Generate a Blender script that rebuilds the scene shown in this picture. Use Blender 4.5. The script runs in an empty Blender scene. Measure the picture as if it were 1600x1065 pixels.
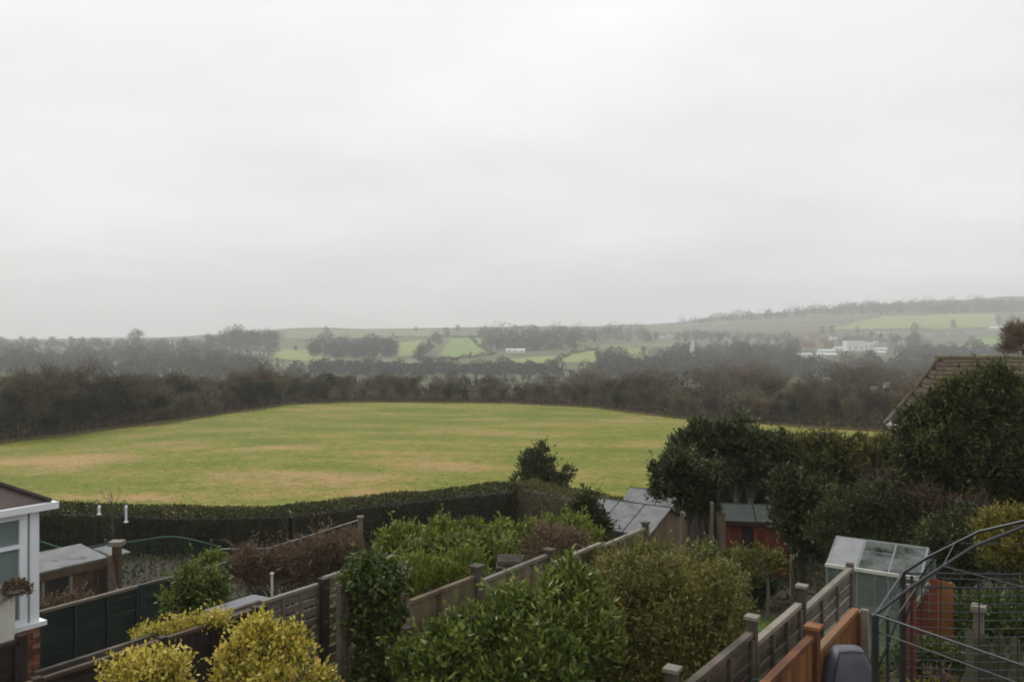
import bpy, math, random
import numpy as np
from mathutils import Vector, Matrix

# ------------------------------------------------------------------ camera, sky, sun, exposure
FPX, EYE, HOR = 1386.0, 5.0, 510.0          # focal length in photo pixels, eye height, horizon row of the photo
scn = bpy.context.scene
COL = scn.collection
cam = bpy.data.cameras.new('camera'); camo = bpy.data.objects.new('camera', cam); COL.objects.link(camo)
camo.location = (0, 0, EYE); camo.rotation_euler = (math.radians(90), 0, 0)
cam.sensor_width = 36; cam.lens = 36 * FPX / 1600; cam.shift_y = (HOR - 532.5) / 1600
cam.clip_start = 0.1; cam.clip_end = 12000
scn.camera = camo
SUN_EL, SUN_AZ = 38, -35                      # overcast: weak, very soft sun high behind the cloud, front-left
world = bpy.data.worlds.new('World'); scn.world = world; world.use_nodes = True
wt = world.node_tree; wt.nodes.clear()
def wn(t, **k):
    n = wt.nodes.new(t)
    for a, b in k.items(): setattr(n, a, b)
    return n
w_out = wn('ShaderNodeOutputWorld'); w_bg = wn('ShaderNodeBackground'); w_bg2 = wn('ShaderNodeBackground'); w_mix = wn('ShaderNodeMixShader')
w_sky = wn('ShaderNodeTexSky', sky_type='NISHITA'); w_sky.sun_disc = False
w_sky.sun_elevation = math.radians(SUN_EL); w_sky.sun_rotation = math.radians(SUN_AZ)
w_bg.inputs['Strength'].default_value = 0.08
wt.links.new(w_sky.outputs[0], w_bg.inputs['Color'])
w_tc = wn('ShaderNodeTexCoord'); w_sep = wn('ShaderNodeSeparateXYZ'); wt.links.new(w_tc.outputs['Generated'], w_sep.inputs[0])
def wmath(op, a, b=None):
    n = wn('ShaderNodeMath', operation=op)
    for i, v in enumerate((a, b)):
        if v is None: continue
        if isinstance(v, (int, float)): n.inputs[i].default_value = v
        else: wt.links.new(v, n.inputs[i])
    return n.outputs[0]
zc = wmath('MAXIMUM', w_sep.outputs['Z'], 0.0)
zz = wmath('ADD', zc, 0.16)
w_cmb = wn('ShaderNodeCombineXYZ')
wt.links.new(wmath('DIVIDE', w_sep.outputs['X'], zz), w_cmb.inputs[0]); wt.links.new(wmath('DIVIDE', w_sep.outputs['Y'], zz), w_cmb.inputs[1])
w_nz = wn('ShaderNodeTexNoise'); w_nz.inputs['Scale'].default_value = 0.75; w_nz.inputs['Detail'].default_value = 5; w_nz.inputs['Roughness'].default_value = 0.5
wt.links.new(w_cmb.outputs[0], w_nz.inputs['Vector'])
grad = wmath('SUBTRACT', 0.85, wmath('MULTIPLY', wmath('POWER', 2.718, wmath('MULTIPLY', zc, -6.0)), 0.26))      # brighter towards the zenith, as overcast skies are
cl = wmath('MULTIPLY_ADD', w_nz.outputs['Fac'], 0.56); wt.nodes[-1].inputs[2].default_value = 0.73
tot = wmath('MULTIPLY', grad, cl)
w_bg2.inputs['Color'].default_value = (1.0, 0.992, 1.0, 1); wt.links.new(tot, w_bg2.inputs['Strength'])
w_mix.inputs[0].default_value = 0.95
wt.links.new(w_bg.outputs[0], w_mix.inputs[1]); wt.links.new(w_bg2.outputs[0], w_mix.inputs[2]); wt.links.new(w_mix.outputs[0], w_out.inputs['Surface'])
sl = bpy.data.lights.new('sun', 'SUN'); so = bpy.data.objects.new('sun', sl); COL.objects.link(so)
sl.energy = 1.5; sl.angle = math.radians(40); sl.color = (1, 0.98, 0.95)
so.rotation_euler = (math.radians(90 - SUN_EL), 0, math.radians(-SUN_AZ + 180))
scn.view_settings.view_transform = 'Standard'; scn.view_settings.look = 'None'
scn.view_settings.exposure = 0.27; scn.view_settings.gamma = 1.0
scn.render.engine = 'CYCLES'
scn.cycles.use_denoising = True
scn.cycles.max_bounces = 6; scn.cycles.diffuse_bounces = 3; scn.cycles.transparent_max_bounces = 16; scn.cycles.volume_bounces = 1
scn.cycles.filter_width = 1.9

# ------------------------------------------------------------------ helpers
R = random.Random(7)
def npr(seed): return np.random.default_rng(seed)
def empty(name, loc, rz=0.0):
    o = bpy.data.objects.new(name, None); COL.objects.link(o); o.empty_display_size = 0.1
    o.location = loc; o.rotation_euler = (0, 0, rz); return o
def tag(o, label=None, cat=None, group=None, kind=None):
    if label: o['label'] = label
    if cat: o['category'] = cat
    if group: o['group'] = group
    if kind: o['kind'] = kind
    return o
def add(name, me, mat=None, parent=None, loc=None, rot=None, scale=None):
    o = bpy.data.objects.new(name, me); COL.objects.link(o)
    if mat is not None and not me.materials: me.materials.append(mat)
    if parent is not None: o.parent = parent
    if loc is not None: o.location = loc
    if rot is not None: o.rotation_euler = rot
    if scale is not None: o.scale = scale
    return o
def mesh_np(name, V, F, mat=None, rnd=None, smooth=False):
    V = np.asarray(V, np.float32); F = np.asarray(F, np.int32)
    me = bpy.data.meshes.new(name); n, k = F.shape
    me.vertices.add(len(V)); me.vertices.foreach_set('co', V.ravel())
    me.loops.add(n * k); me.loops.foreach_set('vertex_index', F.ravel())
    me.polygons.add(n); me.polygons.foreach_set('loop_start', np.arange(0, n * k, k, dtype=np.int32))
    try: me.polygons.foreach_set('loop_total', np.full(n, k, np.int32))
    except Exception: pass
    if smooth: me.polygons.foreach_set('use_smooth', np.ones(n, bool))
    if rnd is not None:
        a = me.attributes.new('rnd', 'FLOAT', 'POINT'); a.data.foreach_set('value', np.asarray(rnd, np.float32))
    me.update(calc_edges=True)
    if mat is not None: me.materials.append(mat)
    return me
def mesh_py(name, V, F, mat=None, smooth=False):
    me = bpy.data.meshes.new(name); me.from_pydata([tuple(v) for v in V], [], F); me.update()
    if smooth: me.polygons.foreach_set('use_smooth', [True] * len(me.polygons))
    if mat is not None: me.materials.append(mat)
    return me
class MB:
    def __init__(s): s.V = []; s.F = []
    def tube(s, pts, rad, n=6, cap=True):
        pts = [Vector(p) for p in pts]
        if isinstance(rad, (int, float)): rad = [rad] * len(pts)
        b = len(s.V)
        for i, p in enumerate(pts):
            t = (pts[min(i + 1, len(pts) - 1)] - pts[max(i - 1, 0)]).normalized()
            a = t.orthogonal().normalized() if i == 0 else (a - t * a.dot(t)).normalized()
            c = t.cross(a)
            for j in range(n):
                th = 2 * math.pi * j / n
                s.V.append(p + (a * math.cos(th) + c * math.sin(th)) * rad[i])
        for i in range(len(pts) - 1):
            for j in range(n):
                k = (j + 1) % n
                s.F.append((b + i * n + j, b + i * n + k, b + (i + 1) * n + k, b + (i + 1) * n + j))
        if cap:
            s.F.append(tuple(b + j for j in reversed(range(n)))); e = b + (len(pts) - 1) * n
            s.F.append(tuple(e + j for j in range(n)))
        return s
    def box(s, x0, x1, y0, y1, z0, z1):
        b = len(s.V)
        s.V += [Vector(v) for v in ((x0, y0, z0), (x1, y0, z0), (x1, y1, z0), (x0, y1, z0), (x0, y0, z1), (x1, y0, z1), (x1, y1, z1), (x0, y1, z1))]
        s.F += [tuple(b + i for i in f) for f in ((3, 2, 1, 0), (4, 5, 6, 7), (0, 1, 5, 4), (1, 2, 6, 5), (2, 3, 7, 6), (3, 0, 4, 7))]
        return s
    def poly(s, pts, f):
        b = len(s.V); s.V += [Vector(p) for p in pts]; s.F += [tuple(b + i for i in q) for q in f]; return s
    def lathe(s, prof, n=16, c=(0, 0, 0)):
        b = len(s.V)
        for r, z in prof:
            for j in range(n):
                th = 2 * math.pi * j / n
                s.V.append(Vector((c[0] + r * math.cos(th), c[1] + r * math.sin(th), c[2] + z)))
        for i in range(len(prof) - 1):
            for j in range(n):
                k = (j + 1) % n
                s.F.append((b + i * n + j, b + i * n + k, b + (i + 1) * n + k, b + (i + 1) * n + j))
        s.F.append(tuple(b + j for j in reversed(range(n)))); e = b + (len(prof) - 1) * n
        s.F.append(tuple(e + j for j in range(n)))
        return s
    def mesh(s, name, mat=None, smooth=False): return mesh_py(name, s.V, s.F, mat, smooth)
    def build(s, name, mat, parent=None, loc=None, rot=None, smooth=False): return add(name, s.mesh(name, mat, smooth), None, parent, loc, rot)
_unit = {}
def ubox(mat, bev=True):
    """one shared unit box (with a small chamfer) per material"""
    if mat.name not in _unit:
        m = MB(); m.box(-.5, .5, -.5, .5, -.5, .5); _unit[mat.name] = m.mesh('board_' + mat.name, mat)
    return _unit[mat.name]
def bar(name, mat, parent, c, size, rot=None): return add(name, ubox(mat), None, parent, c, rot, size)

# ------------------------------------------------------------------ materials
def mat_base(name):
    m = bpy.data.materials.new(name); m.use_nodes = True; nt = m.node_tree
    return m, nt, nt.nodes['Principled BSDF']
def ramp(nt, cols, fac, pos=None):
    r = nt.nodes.new('ShaderNodeValToRGB'); e = r.color_ramp.elements
    while len(e) > 1: e.remove(e[-1])
    for i, c in enumerate(cols):
        p = pos[i] if pos else i / max(1, len(cols) - 1)
        x = e[0] if i == 0 else e.new(p)
        x.position = p; x.color = (*c, 1)
    nt.links.new(fac, r.inputs[0]); return r.outputs[0]
def nmath(nt, op, a, b=None, c=None):
    n = nt.nodes.new('ShaderNodeMath'); n.operation = op
    for i, v in enumerate((a, b, c)):
        if v is None: continue
        if isinstance(v, (int, float)): n.inputs[i].default_value = v
        else: nt.links.new(v, n.inputs[i])
    return n.outputs[0]
def noise(nt, scale, detail=4, vec=None, rough=0.55):
    n = nt.nodes.new('ShaderNodeTexNoise'); n.inputs['Scale'].default_value = scale; n.inputs['Detail'].default_value = detail; n.inputs['Roughness'].default_value = rough
    if vec is not None: nt.links.new(vec, n.inputs['Vector'])
    return n.outputs['Fac']
def pos(nt, sc=(1, 1, 1)):
    g = nt.nodes.new('ShaderNodeNewGeometry'); m = nt.nodes.new('ShaderNodeMapping'); m.inputs['Scale'].default_value = sc
    nt.links.new(g.outputs['Position'], m.inputs['Vector']); return m.outputs[0]
def plain(name, cols, scale=3, rough=0.8, sc=(1, 1, 1), bump=0.0, spec=0.3, objrand=0.0, detail=5, metal=0.0, bscale=None):
    m, nt, b = mat_base(name)
    v = pos(nt, sc); f = noise(nt, scale, detail, v)
    f = nmath(nt, 'MULTIPLY_ADD', nmath(nt, 'SUBTRACT', f, 0.5), 1.9, 0.5)
    if objrand:
        oi = nt.nodes.new('ShaderNodeObjectInfo')
        f = nmath(nt, 'ADD', f, nmath(nt, 'MULTIPLY', nmath(nt, 'SUBTRACT', oi.outputs['Random'], 0.5), objrand))
    nt.links.new(ramp(nt, cols, f), b.inputs['Base Color'])
    b.inputs['Roughness'].default_value = rough; b.inputs['Specular IOR Level'].default_value = spec; b.inputs['Metallic'].default_value = metal
    if bump:
        bn = nt.nodes.new('ShaderNodeBump'); bn.inputs['Strength'].default_value = bump; bn.inputs['Distance'].default_value = 0.02
        nt.links.new(noise(nt, bscale or scale * 6, 4, v), bn.inputs['Height']); nt.links.new(bn.outputs[0], b.inputs['Normal'])
    return m
def leafmat(name, cols, posn=None, patch=0.35, pscale=0.9, rough=0.5, trans=0.22, spec=0.35, objrand=0.0):
    """leaf colour from a per-leaf random value plus slow patches in space"""
    m, nt, b = mat_base(name)
    at = nt.nodes.new('ShaderNodeAttribute'); at.attribute_name = 'rnd'
    f = nmath(nt, 'ADD', at.outputs['Fac'], nmath(nt, 'MULTIPLY', nmath(nt, 'SUBTRACT', noise(nt, pscale, 3, pos(nt)), 0.5), patch * 2))
    if objrand:
        oi = nt.nodes.new('ShaderNodeObjectInfo')
        f = nmath(nt, 'ADD', f, nmath(nt, 'MULTIPLY', nmath(nt, 'SUBTRACT', oi.outputs['Random'], 0.5), objrand))
    c = ramp(nt, cols, f, posn)
    nt.links.new(c, b.inputs['Base Color']); b.inputs['Roughness'].default_value = rough; b.inputs['Specular IOR Level'].default_value = spec
    if trans:
        t = nt.nodes.new('ShaderNodeBsdfTranslucent'); nt.links.new(c, t.inputs['Color'])
        mx = nt.nodes.new('ShaderNodeMixShader'); mx.inputs[0].default_value = trans
        nt.links.new(b.outputs[0], mx.inputs[1]); nt.links.new(t.outputs[0], mx.inputs[2])
        nt.links.new(mx.outputs[0], nt.nodes['Material Output'].inputs['Surface'])
    return m
M = {}
M['soil'] = plain('soil', [(.020, .015, .010), (.045, .033, .021), (.04, .042, .018)], 2.5, .95, bump=.6)
M['lawn'] = plain('lawn', [(.05, .085, .018), (.085, .14, .028), (.12, .15, .04)], 3, .9, bump=.5)
M['grey_wood'] = plain('grey_wood', [(.05, .043, .032), (.12, .10, .078), (.175, .15, .12)], 2.2, .85, (1, 1, 3), .25, objrand=.7)
M['pale_wood'] = plain('pale_wood', [(.15, .135, .105), (.25, .225, .18)], 4, .85, (1, 1, 3), .2, objrand=.5)
M['lichen_wood'] = plain('lichen_wood', [(.07, .048, .03), (.14, .105, .065), (.13, .12, .06), (.19, .15, .10)], 3.2, .9, (1, 1, .6), .25, objrand=.9)
M['green_wood'] = plain('green_wood', [(.018, .027, .023), (.03, .042, .035), (.045, .055, .045)], 2, .75, bump=.2, objrand=.5)
M['dark_wood'] = plain('dark_wood', [(.018, .012, .01), (.035, .024, .02), (.05, .035, .028)], 2.2, .75, bump=.2, objrand=.5)
M['brown_wood'] = plain('brown_wood', [(.05, .032, .02), (.10, .065, .04), (.14, .09, .055)], 3, .8, bump=.2, objrand=.6)
M['orange_wood'] = plain('orange_wood', [(.085, .036, .016), (.16, .06, .02), (.22, .09, .03), (.18, .11, .06)], 3.5, .8, (1, 1, .35), .3, objrand=.7)
M['red_wood'] = plain('red_wood', [(.085, .024, .014), (.16, .04, .021), (.20, .07, .036)], 2.4, .75, (1, 1, .6), .2, objrand=.5)
M['felt'] = plain('felt', [(.095, .10, .09), (.16, .163, .165), (.20, .203, .208), (.24, .24, .235)], 3.2, .8, bump=.4, objrand=.3, detail=8)
M['tan_wood'] = plain('tan_wood', [(.13, .09, .055), (.22, .16, .10), (.27, .21, .14)], 2.6, .85, (1, 1, .5), .25, objrand=.7)
M['dark_felt'] = plain('dark_felt', [(.035, .042, .038), (.065, .075, .066)], 3, .9, bump=.2)
M['white_plastic'] = plain('white_plastic', [(.62, .65, .68), (.74, .76, .78)], 1.5, .35, spec=.5)
M['cream'] = plain('cream', [(.42, .42, .37), (.60, .59, .53)], 4, .8, bump=.1)
M['stone'] = plain('stone', [(.20, .19, .16), (.36, .34, .30)], 5, .9, bump=.3, objrand=.4)
M['brick'] = plain('brick', [(.10, .04, .026), (.19, .075, .045), (.26, .13, .085)], 5, .9, bump=.3, objrand=1.0)
M['mortar'] = plain('mortar', [(.14, .125, .11), (.2, .18, .16)], 8, .95)
M['brown_roof'] = plain('brown_roof', [(.035, .024, .02), (.07, .05, .042)], 4, .75, bump=.2)
M['black_metal'] = plain('black_metal', [(.012, .013, .014), (.03, .032, .034)], 4, .4, spec=.5)
M['grey_metal'] = plain('grey_metal', [(.30, .32, .33), (.45, .47, .48)], 4, .35, metal=.6)
M['green_metal'] = plain('green_metal', [(.03, .085, .055), (.05, .12, .08)], 4, .5)
M['grey_cover'] = plain('grey_cover', [(.065, .068, .085), (.11, .113, .13)], 3, .5, bump=.35, bscale=9)
M['bark'] = plain('bark', [(.03, .026, .02), (.075, .065, .05), (.10, .09, .065)], 5, .95, (1, 1, .3), .5)
M['pale_bark'] = plain('pale_bark', [(.11, .095, .07), (.20, .175, .13)], 5, .95, (1, 1, .3), .4)
M['far_bark'] = plain('far_bark', [(.045, .04, .034), (.075, .065, .055)], 1, .95)
M['glasshouse_frame'] = plain('glasshouse_frame', [(.20, .22, .215), (.30, .32, .31)], 4, .55, metal=.3)
def glassmat(name, col, alpha, rough=.08, dirt_reflection=.0):
    m, nt, b = mat_base(name)
    b.inputs['Base Color'].default_value = (*col, 1); b.inputs['Roughness'].default_value = rough; b.inputs['Specular IOR Level'].default_value = .6
    tr = nt.nodes.new('ShaderNodeBsdfTransparent'); mx = nt.nodes.new('ShaderNodeMixShader')
    tr.inputs['Color'].default_value = (.9, .95, .93, 1)
    nt.links.new(nmath(nt, 'ADD', alpha, nmath(nt, 'MULTIPLY', noise(nt, 4, 5, pos(nt)), dirt_reflection)), mx.inputs[0])
    nt.links.new(tr.outputs[0], mx.inputs[1]); nt.links.new(b.outputs[0], mx.inputs[2]); nt.links.new(mx.outputs[0], nt.nodes['Material Output'].inputs['Surface'])
    return m
M['dirt_reflection_glass'] = glassmat('dirt_reflection_glass', (.25, .262, .25), -.38, .25, 1.25)  # grime noise; its strong contrast also paints in dark reflection streaks
M['wall_glass'] = glassmat('wall_glass', (.25, .28, .27), .06, .12, .35)
M['cloudy_sheet'] = plain('cloudy_sheet', [(.20, .205, .21), (.30, .305, .31)], 5, .6)
M['pane'] = glassmat('pane', (.20, .25, .25), .75, .05)
# foliage
L = {}
L['laurel'] = leafmat('laurel', [(.02, .034, .008), (.07, .10, .018), (.145, .19, .032), (.25, .27, .06)], None, .4, 1.2, .38)
L['mixed'] = leafmat('mixed', [(.03, .04, .01), (.085, .10, .02), (.16, .165, .032), (.18, .135, .04), (.30, .27, .06)], None, .45, 1.1, .6)
L['lime'] = leafmat('lime', [(.035, .055, .009), (.10, .145, .02), (.20, .235, .03), (.31, .31, .05)], None, .35, .8, .5)
L['ivy'] = leafmat('ivy', [(.014, .024, .007), (.042, .066, .014), (.09, .125, .025), (.16, .19, .045)], None, .3, 1.5, .4)
L['yellow'] = leafmat('yellow', [(.035, .055, .012), (.24, .23, .035), (.58, .48, .065), (.74, .64, .17), (.72, .44, .11)], [0, .26, .5, .8, 1], .38, 4.0, .5)
L['hedge'] = leafmat('hedge', [(.013, .019, .006), (.03, .04, .01), (.06, .07, .016), (.095, .088, .026)], None, .35, .7, .6)
L['hedge_tan'] = leafmat('hedge_tan', [(.025, .03, .009), (.06, .068, .017), (.12, .115, .03), (.18, .135, .045)], None, .4, .7, .7)
L['dark'] = leafmat('dark', [(.010, .017, .006), (.028, .042, .011), (.06, .075, .017), (.09, .105, .026)], None, .35, .8, .5)
L['olive'] = leafmat('olive', [(.018, .026, .008), (.055, .064, .015), (.115, .115, .025), (.21, .19, .04)], None, .4, .7, .6)
L['conifer'] = leafmat('conifer', [(.011, .018, .006), (.03, .042, .01), (.068, .078, .016), (.125, .12, .024)], None, .4, .8, .65)
L['gold'] = leafmat('gold', [(.05, .055, .012), (.13, .125, .02), (.22, .19, .03), (.20, .11, .03)], None, .35, 1.0, .6)
L['russet'] = leafmat('russet', [(.07, .045, .028), (.13, .085, .053), (.19, .128, .08), (.18, .145, .075)], None, .4, .8, .8, .1)
L['twig'] = leafmat('twig', [(.05, .034, .024), (.09, .062, .042), (.13, .095, .065)], None, .3, .8, .9, 0)
L['wood_twig'] = leafmat('wood_twig', [(.06, .054, .042), (.10, .088, .06), (.12, .112, .064), (.14, .125, .078), (.165, .115, .078)], None, .35, .05, .95, 0, .1, .9)
L['wood_ever'] = leafmat('wood_ever', [(.012, .02, .01), (.025, .035, .016), (.05, .055, .022)], None, .3, .1, .8, .1, .2, .5)
L['bramble'] = leafmat('bramble', [(.03, .022, .016), (.06, .04, .028), (.10, .075, .04), (.07, .075, .03)], None, .5, .12, .9, .1)
L['hay'] = leafmat('hay', [(.12, .11, .04), (.20, .16, .07), (.28, .20, .10)], None, .3, .2, .9, .2)
L['dark_russet'] = leafmat('dark_russet', [(.025, .017, .012), (.055, .034, .022), (.085, .05, .032), (.06, .06, .025)], None, .4, .8, .8, .1)
M['mossy_wood'] = plain('mossy_wood', [(.045, .045, .025), (.085, .085, .045), (.11, .105, .065)], 3, .9, (1, 1, .6), .3, objrand=.7)
L['far_wood'] = leafmat('far_wood', [(.04, .036, .032), (.06, .054, .044), (.075, .07, .05)], None, .5, .012, .95, 0, .1)

# ------------------------------------------------------------------ the lie of the land
GA = math.radians(34.4); SA, CA = math.sin(GA), math.cos(GA); PHI = math.pi / 2 - GA     # garden axis
def so_of(x, y): return x * SA + y * CA, -x * CA + y * SA
PXC = np.array([-900, 0, 300, 450, 550, 800, 930, 1060, 1380, 1600, 2500], float)
UC = (PXC - 800) / FPX
YE = np.array([70, 92, 112, 135, 150, 150, 140, 118, 100, 92, 85], float)              # far edge of the field
PYE = np.array([715, 693, 655, 632, 628, 630, 637, 654, 675, 686, 700], float)
ROWS = {850: [562, 560, 558, 556, 556, 556, 556, 555, 552, 550, 548],
        1100: [550, 547, 545, 540, 538, 537, 538, 542, 540, 536, 532],
        1400: [542, 537, 533, 522, 521, 521, 524, 530, 528, 522, 515],
        1700: [538, 531, 527, 515, 513.5, 512.5, 514, 516, 500, 494, 486],
        2300: [538, 531, 527, 514, 513, 511, 509, 502, 474, 463, 452],
        3200: [539, 532, 528, 516, 515, 514, 513, 508, 484, 474, 462]}
def drop_far(u, Y):
    ye = np.interp(u, UC, YE); de = (np.interp(u, UC, PYE) - HOR) / FPX * ye
    ks = [36.0, 50.0, ye, ye + 25, 270.0, 420.0, 560.0, 700.0]; ds = [8.6, 10.2, de, de + 2.6, 27.0, 31.0, 31.5, 31.0]
    for k, r in ROWS.items(): ks.append(float(k)); ds.append((np.interp(u, UC, r) - HOR) / FPX * k)
    d = float(np.interp(Y, ks, ds))
    if Y > 600: x = u * Y; d -= min(1, (Y - 600) / 500) * (1.9 * math.sin(x * .0105 + 1) + 1.3 * math.sin(x * .024 + Y * .006) + .8 * math.sin(x * .051 - Y * .011))
    return d
def drop_near(x, y):
    s, o = so_of(x, y); oo = o if o < 14 else 14 + .3 * (o - 14)
    oo = max(oo, -4 + .3 * (oo + 4)) if oo < -4 else oo
    return 3.2 + .115 * s + .14 * oo
def H(x, y):
    if y <= 28: return EYE - drop_near(x, y)
    f = drop_far(max(-1.3, min(1.3, x / y)), y)
    if y >= 42: return EYE - f
    t = (y - 28) / 14.0; t = t * t * (3 - 2 * t)
    return EYE - (drop_near(x, y) * (1 - t) + drop_far(x / y, max(y, 36)) * t)
def W(s, o, h=0.0):
    x, y = s * SA - o * CA, s * CA + o * SA
    return Vector((x, y, H(x, y) + h))
def P(px, py, Y): return Vector(((px - 800) / FPX * Y, Y, EYE - (py - HOR) / FPX * Y))
def G(px, Y, h=0.0):
    x = (px - 800) / FPX * Y; return Vector((x, Y, H(x, Y) + h))
def hit(px, py, y0=300.0, y1=3100.0):
    u = (px - 800) / FPX; want = (py - HOR) / FPX; Y = y0
    while Y < y1:
        if drop_far(u, Y) / Y <= want: break
        Y += 12
    return Vector((u * Y, Y, EYE - drop_far(u, Y)))

# ground sheets
def grid_sheet(name, pts, mat, attrs=None):
    n, m = len(pts), len(pts[0])
    V = [p for r in pts for p in r]; F = []
    for i in range(n - 1):
        for j in range(m - 1): F.append((i * m + j, i * m + j + 1, (i + 1) * m + j + 1, (i + 1) * m + j))
    me = mesh_py(name, V, F, mat, True); return me
pts = []
for y in np.linspace(-14, 42, 57): pts.append([Vector((x, y, H(x, y) - .01)) for x in np.linspace(-62, 62, 125)])
tag(add('garden_ground', grid_sheet('garden_ground', pts, M['soil'])), kind='structure')
# the field, with patches of dead grass laid where they lie
def fieldmat(name):
    m, nt, b = mat_base(name)
    at = nt.nodes.new('ShaderNodeAttribute'); at.attribute_name = 'straw'
    v = pos(nt, (.6, 1, 1)); n1 = noise(nt, .16, 6, v, .62); n2 = noise(nt, 1.6, 9, pos(nt, (.8, 1, 1)), .75); n3 = noise(nt, .045, 3, pos(nt))
    f = nmath(nt, 'ADD', nmath(nt, 'MULTIPLY', at.outputs['Fac'], .5), nmath(nt, 'MULTIPLY', nmath(nt, 'SUBTRACT', n1, .5), 2.1))
    f = nmath(nt, 'ADD', f, nmath(nt, 'MULTIPLY', nmath(nt, 'SUBTRACT', n2, .5), 3.0))
    f = nmath(nt, 'ADD', f, nmath(nt, 'MULTIPLY', nmath(nt, 'SUBTRACT', n3, .5), .6))
    f = nmath(nt, 'ADD', f, .22)
    c = ramp(nt, [(.122, .150, .022), (.18, .184, .034), (.228, .20, .052), (.29, .205, .08), (.35, .24, .105)], f, [0, .3, .52, .75, 1])
    nt.links.new(c, b.inputs['Base Color']); b.inputs['Roughness'].default_value = .95; b.inputs['Specular IOR Level'].default_value = .1
    bn = nt.nodes.new('ShaderNodeBump'); bn.inputs['Strength'].default_value = .7; bn.inputs['Distance'].default_value = .25
    nt.links.new(noise(nt, 1.6, 5, pos(nt)), bn.inputs['Height']); nt.links.new(bn.outputs[0], b.inputs['Normal'])
    return m
M['field'] = fieldmat('field')
STRAW = [(150, 716, 170, 9), (60, 722, 90, 7), (420, 745, 150, 10), (330, 757, 120, 7), (640, 712, 90, 9), (560, 752, 120, 14), (700, 730, 90, 10), (180, 779, 130, 5), (760, 676, 100, 5),
         (850, 662, 70, 4), (1030, 690, 50, 9), (480, 640, 60, 2.5), (1150, 662, 130, 4), (420, 700, 60, 4), (640, 775, 140, 6), (300, 700, 60, 3), (1330, 672, 90, 3)]
def straw(px, py): return min(1.0, sum(math.exp(-((px - a) / c) ** 2 - ((py - b) / d) ** 2) for a, b, c, d in STRAW))
pts = []; sv = []
us = np.linspace(-1.15, 1.15, 231)
for t in np.linspace(0, 1, 70):
    row = []
    for u in us:
        ye = np.interp(u, UC, YE); y = 34 + (ye + 1 - 34) * t ** 1.15; x = u * y; z = H(x, y)
        row.append(Vector((x, y, z + .02))); sv.append(straw(800 + u * FPX, HOR + (EYE - z) / y * FPX))
    pts.append(row)
me = grid_sheet('field', pts, M['field']); a = me.attributes.new('straw', 'FLOAT', 'POINT'); a.data.foreach_set('value', np.array(sv, np.float32))
tag(add('field', me), kind='structure')
M['valley'] = plain('valley', [(.06, .06, .033), (.085, .092, .042), (.115, .125, .055), (.13, .13, .065)], .012, .95, spec=.1)
pts = []; ysb = list(np.linspace(0, 1, 8)) + [0]
for k, y in enumerate([0.0, .2, .45, .7, 1.0]):
    row = []
    for u in us:
        ye = np.interp(u, UC, YE) + .5; yy = ye + (240 - ye) * y; row.append(Vector((u * yy, yy, EYE - drop_far(u, yy) - .03)))
    pts.append(row)
for yy in list(np.linspace(270, 1700, 70)) + list(np.linspace(1760, 3300, 26)): pts.append([Vector((u * yy, yy, EYE - drop_far(u, yy) - .03)) for u in us])
tag(add('valley_ground', grid_sheet('valley_ground', pts, M['valley'])), kind='structure')
#PART2
# ------------------------------------------------------------------ foliage generators
def unit(v): return v / np.maximum(np.linalg.norm(v, axis=1, keepdims=True), 1e-6)
def leaf_mesh(name, Pt, D, Ln, Wd, rng, mat, fold=.25, rnd=None):
    """one folded, pointed four-cornered blade per point"""
    n = len(Pt); D = unit(D); S = unit(np.cross(D, rng.normal(size=(n, 3)))); Nn = np.cross(D, S)
    Ln = (Ln * rng.uniform(.5, 1.4, n))[:, None]; Wd = (Wd * rng.uniform(.7, 1.2, n))[:, None]
    mid = Pt + D * Ln * .45 + Nn * Wd * fold
    V = np.stack([Pt, mid + S * Wd * .5, Pt + D * Ln, mid - S * Wd * .5], 1).reshape(-1, 3)
    F = np.arange(n * 4).reshape(n, 4)
    r = rng.uniform(0, 1, n) if rnd is None else rnd
    return mesh_np(name, V, F, mat, np.repeat(r, 4))
def sliver_mesh(name, Pt, D, Ln, Wd, rng, mat):
    n = len(Pt); D = unit(D); S = unit(np.cross(D, rng.normal(size=(n, 3))))
    Ln = (Ln * rng.uniform(.5, 1.3, n))[:, None]; Wd = Wd * rng.uniform(.6, 1.3, n)[:, None]
    V = np.stack([Pt - S * Wd * .5, Pt + S * Wd * .5, Pt + D * Ln], 1).reshape(-1, 3)
    return mesh_np(name, V, np.arange(n * 3).reshape(n, 3), mat, np.repeat(rng.uniform(0, 1, n), 3))
def blob_points(blobs, n, rng, rough=.16, depth=.22, low=-.35, freq=3.2):
    B = np.array(blobs, float); A = (B[:, 3] * B[:, 4] + B[:, 4] * B[:, 5] + B[:, 3] * B[:, 5]); idx = rng.choice(len(B), n, p=A / A.sum())
    d = unit(rng.normal(size=(n, 3))); neg = d[:, 2] < low; d[neg, 2] *= -1
    ph = rng.uniform(0, 6.28, (len(B), 4, 3)); K = rng.normal(size=(len(B), 4, 3)) * freq
    bump = np.zeros(n)
    for k in range(4): bump += np.sin((d * K[idx, k]).sum(1) * (1 + .6 * k) + ph[idx, k, 0]) / (1 + .5 * k)
    r = (1 + rough * bump * .6) * (1 - np.minimum(rng.exponential(depth, n), .8))
    Pt = B[idx, :3] + d * B[idx, 3:6] * r[:, None]
    keep = np.ones(n, bool)
    for j in range(len(B)):
        q = (((Pt - B[j, :3]) / B[j, 3:6]) ** 2).sum(1); keep &= ~((idx != j) & (q < .45))
    return Pt[keep], unit(d / B[idx, 3:6])[keep]
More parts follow.
